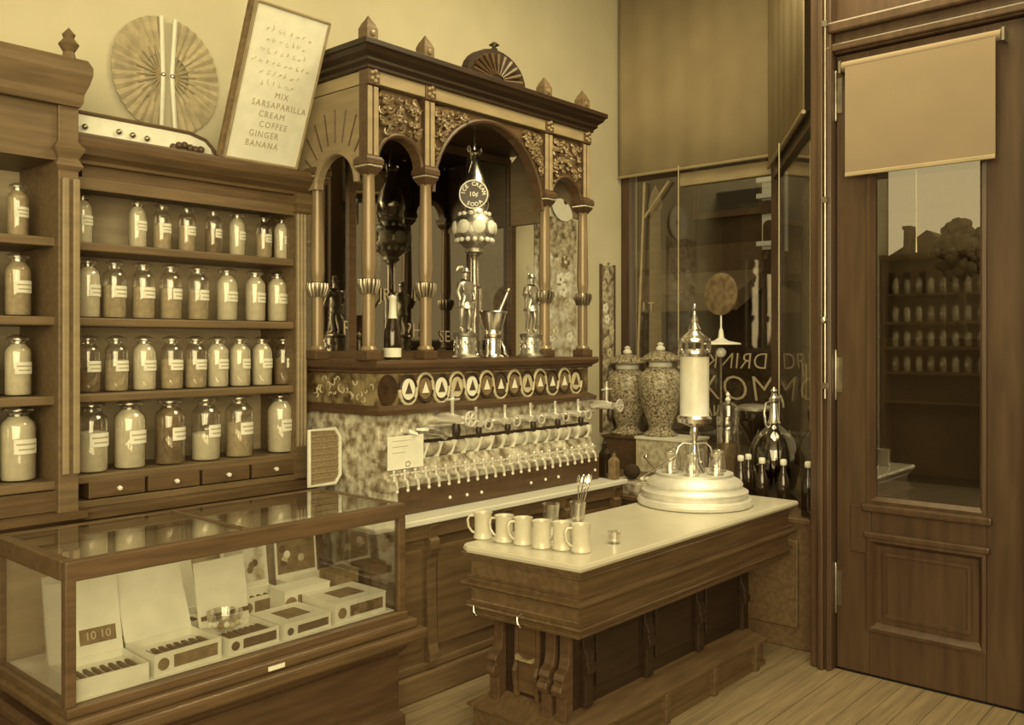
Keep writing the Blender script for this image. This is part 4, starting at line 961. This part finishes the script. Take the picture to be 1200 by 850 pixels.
cigar_box(1.30, 3.20, .30, .18, .07, 0, 100, 'cream cigar box with raised lid behind the left front box', front=None, cigars=6, lidh=.22)
cigar_box(1.62, 3.19, .26, .18, .07, 0, 106, 'cream cigar box with raised blank lid in the showcase back row', front=None, cigars=6, lidh=.26)
cigar_box(2.02, 3.27, .22, .14, .08, 0, 98, 'cigar box with floral picture lid raised in the back row', pic='picture', cigars=6, lidh=.25)
cigar_box(2.15, 3.155, .225, .11, .105, 0, 0, 'tall closed cigar box with dark front panel behind the front row')
cigar_box(2.285, 3.28, .22, .14, .09, 0, 96, 'cigar box with dark picture lid raised in the back row', pic='dark', cigars=5, lidh=.25)
cigar_box(2.41, 3.16, .125, .115, .13, 0, 0, 'plain brown cigar box at the right end of the back row', cover='print_brown', front=None)
gb = thing('glass_dish', (1.80, 3.02, DZ0+.092), 'patterned glass dish standing on a cigar box in the showcase', 'dish', world=False)
gb.location = (1.80, 3.03, DZ0+.067)
MB().lathe([(.03, 0), (.034, .004), (.05, .02), (.064, .05), (.066, .07), (.063, .07), (.048, .025), (0, .008)], n=22).build('bowl', 'tumbler_glass', gb, smooth=True)
for k in range(9):
    a = PI+PI*k/8; MB().ball((.056*math.cos(a), .056*math.sin(a), .03+.006*(k % 2)), .012, 6).build('bead', random.choice(['print_brown', 'cream', 'paper_mid']), gb, smooth=True)

# ================================================================== ISLAND COUNTER
IZ = .84
il = thing('island_counter', (3.65, 2.38, 0), 'marble topped island counter with dark moulded skirt in the foreground', 'counter')
IP = [(2.713, 2.06), (4.62, 2.055), (4.62, 2.67), (2.715, 2.672), (2.69, 2.655), (2.672, 2.62)]
MB().tiers(IP, [(-.02, IZ-.03), (.0, IZ-.026), (.004, IZ-.015), (.0, IZ-.003), (-.006, IZ)]).build('marble_top', 'marble_white', il)
IQ = [(2.713, 2.06), (4.62, 2.055), (4.62, 2.67), (2.675, 2.67)]
PROF = [(-.14, .545), (-.036, .545), (-.034, .551), (-.028, .555), (-.034, .560), (-.028, .566), (-.034, .571), (-.022, .577), (-.018, .584), (-.022, .592), (-.016, .598), (-.034, .606), (-.036, .612), (-.036, .655), (-.026, .658), (-.026, .664), (-.010, .671), (-.002, .679), (-.002, .687), (-.024, .696), (-.024, .704), (-.018, .708), (-.036, .714), (-.036, .772), (-.026, .776), (-.030, .783), (-.022, .786), (-.022, .793), (-.014, .795), (-.014, .802), (-.006, .804), (-.006, .811)]
MB().tiers(IQ, PROF).build('moulded_skirt', 'wood_x', il)
MB().box(2.86, 4.38, 2.22, 2.62, 0, .55).build('base_carcase', 'wood_cornice_base_shade', il)  # base and pilasters are coloured darker to stand in for shade under the skirt
MB().tiers([(2.86, 2.22), (4.32, 2.22), (4.32, 2.62), (2.86, 2.62)], [(.085, 0), (.085, .03), (.075, .03), (.075, .125), (.095, .128), (.095, .14), (.0, .20)]).build('foot_ledge', 'wood_x', il)
SCR = [(0, .14), (-.05, .14), (-.05, .27), (-.075, .28), (-.085, .30), (-.075, .32), (-.062, .325), (-.07, .345), (-.06, .365), (-.035, .38), (-.025, .42), (-.022, .53), (-.03, .555), (0, .555)]
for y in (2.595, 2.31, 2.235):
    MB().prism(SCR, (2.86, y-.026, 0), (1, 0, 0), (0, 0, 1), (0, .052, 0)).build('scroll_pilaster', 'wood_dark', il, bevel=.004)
for y in (2.50, 2.385):
    MB().prism([(0, .2), (-.02, .2), (-.035, .31), (-.02, .34), (-.014, .545), (0, .545)], (2.86, y-.01, 0), (1, 0, 0), (0, 0, 1), (0, .02, 0)).build('slim_pilaster', 'wood', il, bevel=.003)
MB().box(2.846, 2.86, 2.40, 2.49, .22, .53).build('end_panel', 'wood', il, bevel=.004)
MB().prism([(-.045, .0), (.045, .0), (.045, .02), (.02, .006), (-.02, .006), (-.045, .02)], (2.845, 2.445, .36), (0, 1, 0), (0, 0, 1), (-.02, 0, 0)).build('panel_swag', 'wood_tan', il)
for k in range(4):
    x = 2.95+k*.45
    MB().prism([(-a[0]*.55, a[1]) if False else (a[0]*.5, a[1]) for a in SCR], (x-.026, 2.22, .06), (0, 1, 0), (0, 0, 1), (.052, 0, 0)).build('scroll_pilaster', 'wood_cornice_base_shade', il, bevel=.004)  # shade on this long side is put into the darker wood too
    if k < 3: MB().box(x+.07, x+.38, 2.208, 2.22, .26, .52).build('side_panel', 'wood_cornice_base_shade', il, bevel=.006)
for x in (3.0, 3.43, 3.86, 4.29): MB().box(x-.02, x+.02, 2.118, 2.15, 0, .135).build('ledge_bracket', 'wood_x', il, bevel=.004)
for y in (2.60, 2.36):       # small hooks under the skirt
    MB().tube([(2.720, y, .60), (2.686, y-.004, .594), (2.680, y-.012, .572), (2.688, y-.02, .555)], .0035, 6).build('hook', 'silver', il, smooth=True)

# ---- mugs and glasses
MUG = None
def mug(px, py, ang, label, sc=1.):
    global MUG
    p = onZ(px, py, IZ)
    t = thing('drinking_mug', (p.x, p.y, IZ+.0005), label, 'mug', 'mugs on the island counter', rotz=ang, world=False); t.scale = (sc, sc, sc)
    if MUG is None:
        a = MB().lathe([(.038, 0), (.042, .004), (.040, .014), (.037, .03), (.038, .10), (.042, .112), (.039, .112), (.034, .10), (.033, .016), (0, .014)], n=24).mesh('cup')
        b = MB().tube([(.037, 0, .098), (.058, 0, .097), (.066, 0, .08), (.062, 0, .05), (.048, 0, .03), (.037, 0, .024)], .0055, 8).mesh('handle')
        for me in (a, b): me.materials.append(M['mug_china']); me.polygons.foreach_set('use_smooth', [True]*len(me.polygons)); me.set_sharp_from_angle(angle=math.radians(40))
        MUG = (a, b)
    for nm, me in (('cup', MUG[0]), ('handle', MUG[1])):
        o = bpy.data.objects.new(nm, me); COL.objects.link(o); o.parent = t
mat('washer_silver', (.80,.79,.75,1), .5, metal=.6, var=.05, scale=20)
mat('mug_china', S(205, 184, 126), .18, var=.03, scale=30, coat=.3)
LEFT = YAW+PI/2
mug(566, 631, LEFT, 'pale mug with handle to the left at the corner of the island')
mug(591, 635, LEFT-.3, 'second pale mug from the left on the island counter')
mug(613, 638, LEFT+.3, 'third pale mug from the left on the island counter')
mug(635, 642, YAW-PI/2+.5, 'fourth pale mug from the left on the island counter')
mug(659, 644, YAW-PI/2+.2, 'fifth pale mug from the left on the island counter')
mug(681, 647, LEFT+.2, 'rightmost pale mug in the row on the island counter')
def tumbler(name, p, r0, r1, h, label, invert=False, m='tumbler_glass', group=None):
    t = thing(name, p, label, 'glass', group, world=False)
    prof = [(r0, 0), (r0, .006), (r1, h), (r1-.003, h), (r0-.003, .008), (0, .008)]
    if invert: prof = [(r1-.003, 0), (r1, 0), (r0, h-.004), (r0-.004, h), (0, h)]
    MB().lathe(prof, n=20).build('glass_wall', m, t, smooth=True)
    MB().lathe([(r0-.005, .009 if not invert else h-.02), (r0-.005, .013 if not invert else h-.008)], n=16).build('thick_base', 'mug_china', t, smooth=True)
    return t
p = onZ(624, 612, IZ)
tumbler('water_tumbler', (p.x, min(p.y, 2.63), IZ+.0005), .034, .042, .10, 'clear straight tumbler standing behind the row of mugs')
p = onZ(720, 637, IZ)
tumbler('small_glass', (p.x, p.y, IZ+.0005), .026, .03, .05, 'small clear glass standing alone right of the mugs')
p = Vector((3.40, 2.60, IZ))
tumbler('spoon_glass', (p.x, p.y, IZ+.0005), .032, .04, .09, 'clear glass holding long spoons near the back edge of the island')
for k in range(4):
    a = [.3, .9, -.2, 1.5][k]; t = thing('soda_spoon', (p.x-.008+.006*k, p.y, IZ+.012), ['long soda spoon leaning farthest right in the spoon glass', 'long soda spoon with upright bowl in the spoon glass', 'long soda spoon leaning left in the spoon glass', 'long soda spoon leaning forward in the spoon glass'][k], 'spoon', 'spoons in the glass', world=False)
    dx = [.05, .03, .006, .04][k]; dy = [-.02, -.008, .004, -.03][k]
    MB().tube([(0, 0, 0), (dx*.6, dy*.6, .10), (dx, dy, .155)], .003, 6).build('handle', 'silver', t, smooth=True)
    g = MB().ball((0, 0, 0), .026, 10, (.5, .16, 1)); mtx = Matrix.Translation((dx*1.15, dy*1.15, .18)) @ Matrix.Rotation(.35, 4, 'Y') @ Matrix.Rotation(-.9+.5*k, 4, 'Z'); g.v = [tuple(mtx @ Vector(q)) for q in g.v]; g.build('bowl', 'silver', t, smooth=True)

# ---- glass washer with the lamp tower
cx, cy = 4.18, 2.425
tw = thing('tumbler_washer', (cx, cy, IZ), 'round tiered silver tumbler washer on the island counter carrying a glass lamp tower', 'tumbler washer', world=False)
MB().lathe([(.285, 0), (.296, .006), (.30, .02), (.292, .035), (.275, .04), (.268, .05), (.276, .06), (.276, .075), (.255, .085), (.245, .10), (.25, .11), (.242, .125), (.215, .14), (.20, .15), (.20, .165), (0, .165)], n=40).build('tiered_base', 'washer_silver' if 'washer_silver' in M else 'silver', tw, smooth=True)
k2 = (cx*CS+cy*SN)/F_PX; zz = lambda py: EYE+(HOR-py)*k2-IZ
MB().lathe([(.06, .165), (.05, .19), (.03, .22), (.02, .24), (.022, .26), (.014, .28), (.012, zz(515)), (.026, zz(508)), (.018, zz(500))], n=20).build('stem', 'silver', tw, smooth=True)
MB().lathe([(.02, zz(501)), (.06, zz(497)), (.088, zz(495)), (.092, zz(490)), (.082, zz(487)), (0, zz(487))], n=28).build('lamp_dish', 'silver', tw, smooth=True)
MB().lathe([(.076, zz(487)), (.076, zz(417))], n=28).build('glass_cylinder', 'lamp_glass', tw, smooth=True)
cr = MB().lathe([(.080, zz(418)), (.083, zz(415)), (.083, zz(411)), (.078, zz(409))], n=28).build('crown_ring', 'silver', tw, smooth=True)
for k in range(12):
    a = 2*PI*k/12; MB().tube([(.079*math.cos(a), .079*math.sin(a), zz(410)), (.079*math.cos(a), .079*math.sin(a), zz(401))], .008, 6).build('baluster', 'silver', cr, smooth=True)
MB().lathe([(.084, zz(402)), (.086, zz(400)), (.084, zz(397)), (.07, zz(396)), (.05, zz(392)), (.03, zz(388)), (.034, zz(386)), (.016, zz(378)), (.02, zz(376)), (.009, zz(370)), (.006, zz(363)), (.011, zz(361)), (.008, zz(358)), (0, zz(356))], n=24).build('spire', 'silver', tw, smooth=True)
for k in range(4):
    a = PI/4+k*PI/2
    MB().tube([(.012*math.cos(a), .012*math.sin(a), zz(520)), (.06*math.cos(a), .06*math.sin(a), zz(519)), (.085*math.cos(a), .085*math.sin(a), zz(524)), (.10*math.cos(a), .10*math.sin(a), zz(534)), (.125*math.cos(a), .125*math.sin(a), zz(538))], .005, 8).build('pipe_arm', 'silver', tw, smooth=True)
GW = ['left', 'front left', 'front right', 'right', 'back right', 'back left']
for k in range(6):
    a = YAW+PI/2+PI*k/3*1.0+.2
    tumbler('inverted_tumbler', (cx+.135*math.cos(a), cy+.135*math.sin(a), IZ+.1655), .030, .042, .115, 'upside-down glass at the %s of the tumbler washer' % GW[k], True, group='glasses on the tumbler washer')

# ================================================================== WINDOW DISPLAY
def vase(c, sc, label):
    t = thing('lidded_vase', c, label, 'vase', 'floral vases in the window', world=False); t.scale = (sc, sc, sc)
    MB().lathe([(.13, 0), (.135, .012), (.11, .03), (.085, .05), (.085, .075)], n=28).build('foot', 'floral_vase', t, smooth=True)
    MB().lathe([(.085, .07), (.10, .10), (.135, .20), (.165, .33), (.172, .42), (.16, .48), (.11, .525), (.085, .535), (.085, .55)], n=32).build('body', 'floral_vase', t, smooth=True)
    MB().lathe([(.088, .535), (.092, .54), (.088, .56), (.092, .575)], n=28).build('collar', 'cream', t, smooth=True)
    l = MB().lathe([(.10, .57), (.150, .585), (.154, .597), (.13, .62), (.08, .65), (.03, .66)], n=28).build('lid', 'floral_vase', t, smooth=True)
    MB().lathe([(.02, .655), (.036, .67), (.036, .685), (.018, .70), (.028, .715), (0, .73)], n=14).build('knob', 'cream', l, smooth=True)
bx = thing('pedestal_box', (5.85, 3.60, PZ), 'pale patterned box pedestal under the floral vases', 'box')
MB().box(5.69, 6.02, 3.38, 3.80, PZ+.0005, .965).build('box_body', 'box_pattern', bx, bevel=.004)
MB().box(5.68, 6.03, 3.37, 3.81, .965, .985).build('box_top', 'cream', bx, bevel=.004)
for a, b in ((3.385, 3.41), (3.77, 3.795)): MB().box(5.683, 5.69, a, b, PZ+.01, .955).build('corner_strip', 'paper_mid', bx)
p = onX(774, 510, 5.84); vase((5.84, p.y, .986), .97, 'large floral lidded vase standing on the pedestal box')
bx2 = thing('dark_stand', (5.9, 3.98, PZ), 'dark stand holding the rear floral vase beside the wall', 'stand')
MB().box(5.74, 6.05, 3.83, 4.14, PZ+.0005, .95).build('stand_body', 'wood_dark', bx2, bevel=.006)
MB().box(5.73, 6.06, 3.82, 4.15, .95, .97).build('stand_top', 'wood_dark', bx2, bevel=.004)
vase((5.90, 4.02, .971), .95, 'rear floral lidded vase half hidden beside the wall')
# tall canister, compote, decanter
p = onX(853, 500, 5.05)
t = thing('glass_canister', (5.05, p.y, PZ), 'tall cylindrical glass canister with knobbed lid in the window', 'canister', world=False)
MB().lathe([(.065, 0), (.068, .01), (.066, .42), (.07, .43), (.066, .45)], n=24).build('cylinder', 'tumbler_glass', t, smooth=True)
MB().lathe([(.06, .012), (.06, .34), (0, .345)], n=22).build('contents', 'powder_dark', t, smooth=True)
MB().lathe([(.068, .45), (.072, .46), (.07, .54), (.062, .58), (.03, .60), (.008, .605)], n=24).build('lid', 'tumbler_glass', t, smooth=True)
MB().lathe([(.01, .60), (.018, .615), (.008, .63), (.014, .645), (0, .665)], n=12).build('knob', 'china', t, smooth=True)
p = onX(884, 480, 5.40)
t = thing('dark_compote', (5.40, p.y, PZ), 'dark footed compote with pale flat lid behind the decanter', 'compote', world=False)
MB().lathe([(.10, 0), (.10, .02), (.03, .06), (.025, .30), (.05, .36), (.10, .44), (.112, .50), (.112, .53), (.10, .53)], n=28).build('bowl', 'dark_brown_glass' if 'dark_brown_glass' in M else 'bottle_glass', t, smooth=True)
MB().lathe([(.115, .53), (.117, .545), (.09, .565), (.03, .57)], n=28).build('lid', 'silver_dull', t, smooth=True)
p = onX(907, 500, 5.14)
t = thing('cut_glass_decanter', (5.14, p.y, PZ), 'globe shaped cut glass decanter with tall silver neck', 'decanter', world=False)
MB().lathe([(.07, 0), (.09, .02), (.13, .10), (.150, .22), (.145, .32), (.12, .39), (.07, .44), (.035, .47), (.03, .50)], n=32).build('globe', 'dark_glass', t, smooth=True)
MB().lathe([(.06, .02), (.12, .1), (.138, .2), (.13, .26), (0, .265)], n=24).build('liquor', 'bottle_glass', t, smooth=True)
for k in range(14):
    a = 2*PI*k/14; c_, s_ = math.cos(a), math.sin(a)
    MB().prism([(0, .0), (.022, .045), (0, .10), (-.022, .045)], (.122*c_, .122*s_, .335), (-s_, c_, 0), (-.35*c_, -.35*s_, 1), (.008*c_, .008*s_, 0)).build('cut_facet', 'tumbler_glass', t)
MB().lathe([(.036, .47), (.04, .48), (.032, .50), (.026, .54), (.022, .60), (.03, .61), (.03, .63), (.02, .64), (.014, .66), (.022, .675), (0, .70)], n=18).build('silver_neck', 'silver', t, smooth=True)
MB().tube([(.0, 0, .62), (.045, -.02, .64), (.06, -.03, .60), (.065, -.03, .57)], [.01, .009, .008, .006], 8).build('spout', 'silver', t, smooth=True)
MB().tube([(-.02, .01, .61), (-.05, .03, .60), (-.06, .035, .54), (-.05, .03, .47), (-.04, .02, .44)], .007, 8).build('lever', 'silver', t, smooth=True)
for i, (px, X, lab) in enumerate(((868, 4.84, 'dark corked bottle at the left end of the window row'), (877, 4.93, 'dark corked bottle tucked behind the leftmost window bottle'), (893, 4.82, 'dark corked bottle in front of the globe decanter, left of two'), (918, 4.83, 'dark corked bottle in front of the globe decanter, right of two'), (947, 4.83, 'dark corked bottle standing apart beside the door jamb'))):
    p = onX(px, 560, X)
    t = thing('corked_bottle', (X, p.y, PZ+.0005), lab, 'bottle', 'dark bottles in the window', world=False)
    MB().lathe([(.034, 0), (.037, .006), (.037, .16), (.033, .19), (.02, .225), (.015, .25), (.014, .285)], n=18).build('body', 'bottle_glass', t, smooth=True)
    MB().lathe([(.0165, .272), (.019, .276), (.019, .298), (.015, .305), (0, .307)], n=14).build('stopper', 'cream', t, smooth=True)
# lamp with reflector disc on a pole
p = onX(845, 400, 5.55)
t = thing('reflector_lamp', (5.55, p.y, PZ), 'slim window lamp with flat pale shade and round reflector above', 'lamp', world=False)
MB().lathe([(.09, 0), (.09, .015), (.02, .03), (.01, .05), (.009, .86), (.014, .87)], n=16).build('pole', 'bronze', t, smooth=True)
MB().ball((0, 0, .90), .035, 12).build('globe', 'lamp_glass', t, smooth=True)
MB().lathe([(.135, .955), (.13, .965), (.05, .98), (.02, 1.0), (.014, 1.05), (.006, 1.07), (.006, 1.16)], n=28).build('shade', 'cream', t, smooth=True)
MB().lathe([(.145, 0), (.145, .01), (.12, .016), (0, .018)], n=30, mtx=Matrix.Translation((0, 0, 1.30)) @ Matrix.Rotation(YAW-.95, 4, 'Z') @ Matrix.Rotation(-PI/2, 4, 'Y')).build('reflector', 'reflector_tin', t, smooth=True)
# awning bracket by the jamb
a0, a1 = onX(755, 214, 6.078), onX(748, 402, 6.078)
t = thing('awning_bracket', (6.078, a1.y, PZ), 'thin pale pole with diagonal strut standing at the left of the window', 'bracket')
MB().tube([(6.078, a0.y, a0.z), (6.078, a1.y, a1.z), (6.078, a1.y+.01, PZ)], .010, 8).build('pole', 'wood_tan', t, smooth=True)
b0_, b1_ = onX(784, 212, 6.078), onX(755, 255, 6.078)
MB().tube([tuple(b0_), tuple(b1_)], .010, 8).build('strut', 'wood_tan', t, smooth=True)
# things at the far end of the back counter
p = onZ(719, 556, CZ)
def squarebottle(x, y, h, r, m, label):
    t = thing('square_bottle', (x, y, CZ+.0005), label, 'bottle', 'bottles at the counter end', world=False)
    MB().tiers([(-r, -r), (r, -r), (r, r), (-r, r)], [(0, 0), (0, h*.68), (-r*.3, h*.76), (-r*.62, h*.82), (-r*.62, h*.95)]).build('body', m, t, bevel=.004)
    MB().lathe([(r*.45, h*.94), (r*.5, h*.96), (r*.42, h), (0, h)], n=10).build('stopper', 'black', t, smooth=True)
squarebottle(4.535, 3.19, .17, .026, 'print_brown', 'small square brown bottle at the end of the back counter')
squarebottle(4.56, 3.275, .22, .028, 'bottle_glass', 'taller dark square bottle at the end of the back counter')
t = thing('marble_block', (4.83, 3.25, PZ), 'low grey stone block beyond the back counter end', 'block')
MB().tiers([(4.77, 2.95), (5.08, 2.95), (5.08, 3.42), (4.77, 3.42)], [(0, PZ+.0005), (0, .79), (-.01, .80)]).build('slab', 'marble_vein', t, bevel=.006)
sp_o = tag(MB().ball((4.88, 3.29, .80+.052), .055, 14, (1, 1, .9)).build('sea_sponge', 'straw_dark', loc=(4.88, 3.29, .80), smooth=True), 'round dark sponge lying on the grey stone block', 'sponge')
for k in range(7):
    x, y = 4.90+random.uniform(-.03, .09), 3.14+random.uniform(-.05, .05)
    y = 3.20-.028*k; x = 4.86+.02*(k % 3)
    tag(MB().ball((x, y, .80+.014), .016, 8, (1, 1, .85)).build('lemon_piece', 'cream', loc=(x, y, .80), smooth=True), ('small pale fruit piece, %s from the dark sponge' % NTH[k]), 'fruit', 'fruit pieces by the sponge')
for k, (d0, d1, lab) in enumerate((((4.93, 3.27), (5.0, 3.08), 'crossed bar spoon leaning to the right behind the sponge'), ((4.96, 3.10), (5.02, 3.28), 'crossed bar spoon leaning to the left behind the sponge'))):
    t = thing('bar_spoon', (d0[0], d0[1], .80), lab, 'spoon', 'crossed spoons behind the sponge')
    MB().tube([(d0[0], d0[1], .806), (d1[0], d1[1], .93)], .005, 6).build('handle', 'silver', t, smooth=True)
    MB().ball((d1[0], d1[1], .935), .014, 8, (.5, 1, 1)).build('bowl', 'silver', t, smooth=True)

# ================================================================== BLINDS AND CORDS
def blind(o, ux, wd, z0, z1, label, nm='window_blind', seams=()):
    ux = Vector(ux).normalized(); n_ = Vector((ux.y, -ux.x, 0)); t = thing(nm, (o[0], o[1], z0), label, 'blind')
    vs = []; fs = []; N = 40
    for i in range(N+1):
        s_ = wd*i/N; off = .004*math.sin(i*.9)+.003*math.sin(i*.37)
        for z in (z0, (z0+z1)/2, z1): vs.append(Vector(o)*Vector((1, 1, 0)) + ux*s_+n_*(off*(1.3 if z == z0 else .6))+Vector((0, 0, z)) if False else tuple(Vector((o[0], o[1], 0))+ux*s_+n_*off+Vector((0, 0, z))))
    for i in range(N):
        for j in range(2): fs.append((i*3+j, i*3+3+j, i*3+4+j, i*3+1+j))
    c = MB().add(vs, fs).build('cloth', 'canvas', t, smooth=True); sd = c.modifiers.new('solid', 'SOLIDIFY'); sd.thickness = .003
    a = Vector((o[0], o[1], 0)); b = a+ux*wd
    MB().tube([a+Vector((0, 0, z0)), b+Vector((0, 0, z0))], .012, 8).build('hem_bar', 'canvas', t, smooth=True)
    for s_ in seams: q = a+ux*s_; MB().tube([q+n_*.008+Vector((0, 0, z0)), q+n_*.008+Vector((0, 0, z1))], .003, 6).build('seam', 'print_dark', t)
    return t
blind((WX-.09, SP0.y-.02, 0), (0, 1, 0), WY-SP0.y-.0, 3.02, 4.48, 'broad brown canvas blind drawn halfway down the shop window', seams=(.65,))
o2 = SP0-nrm*.05 if False else SP0+Vector((nrm.x, nrm.y))*(.07 if (nrm.dot(-Vector((SP0.x, SP0.y)))) > 0 else -.07)
blind((o2.x+d.x*.09, o2.y+d.y*.09, 0), (SP1.x-SP0.x, SP1.y-SP0.y, 0), L*.97-.09, 2.93, 4.48, 'narrow brown canvas blind on the splayed side pane')
dsx = DX-.045
sd_ = thing('roller_shade', (dsx, 1.42, 2.53), 'pale roller shade pulled part way down the door glass', 'blind')
ya, yb = 1.075, 1.765
MB().tube([(dsx, ya-.02, 3.09), (dsx, yb+.02, 3.09)], .026, 14).build('roller', 'door_shade', sd_, smooth=True)
MB().box(dsx-.024, dsx-.021, ya, yb, 2.54, 3.09).build('cloth', 'door_shade', sd_)
MB().box(dsx-.030, dsx-.016, ya, yb, 2.525, 2.545).build('hem_bar', 'wood_tan', sd_, bevel=.003)
for y in (ya-.03, yb+.03): MB().box(dsx-.02, DX, y-.006, y+.006, 3.06, 3.12).build('bracket', 'bronze', sd_)
MB().tube([(dsx-.022, 1.42, 2.53), (dsx-.022, 1.42, 2.20), (dsx-.022, 1.42, 2.12)], [.0018, .0018, .004], 6).build('pull_cord', 'cord', sd_)
def cordobj(pts, label, r=.004):
    t = thing('blind_cord', pts[-1], label, 'cord')
    MB().tube(pts, r, 6).build('strand', 'cord', t); MB().ball(pts[-1], r*3, 8).build('tassel', 'cord', t, smooth=True)
c0 = onX(795, 200, WX-.12); cordobj([(WX-.12, c0.y, 3.04), (WX-.12, c0.y, 1.5)], 'thin pull cord hanging from the broad window blind')
q = SP0.lerp(SP1, .52); q = q+(o2-SP0)*1.4; cordobj([(q.x, q.y, 2.93), (q.x, q.y, 1.0)], 'thin pull cord hanging by the splayed side pane')
rd = thing('bolt_rod', (DX-.10, 1.855, 1.42), 'long vertical bolt rod with round knob on the door jamb', 'bolt rod')
MB().tube([(DX-.10, 1.855, 1.40), (DX-.10, 1.855, 4.3)], .006, 8).build('rod', 'bronze', rd, smooth=True)
MB().ball((DX-.115, 1.855, 1.80), .018, 10).build('knob', 'brass', rd, smooth=True)
for z in (1.45, 2.4, 3.3): MB().box(DX-.11, DX-.085, 1.843, 1.867, z, z+.03).build('guide', 'bronze', rd)
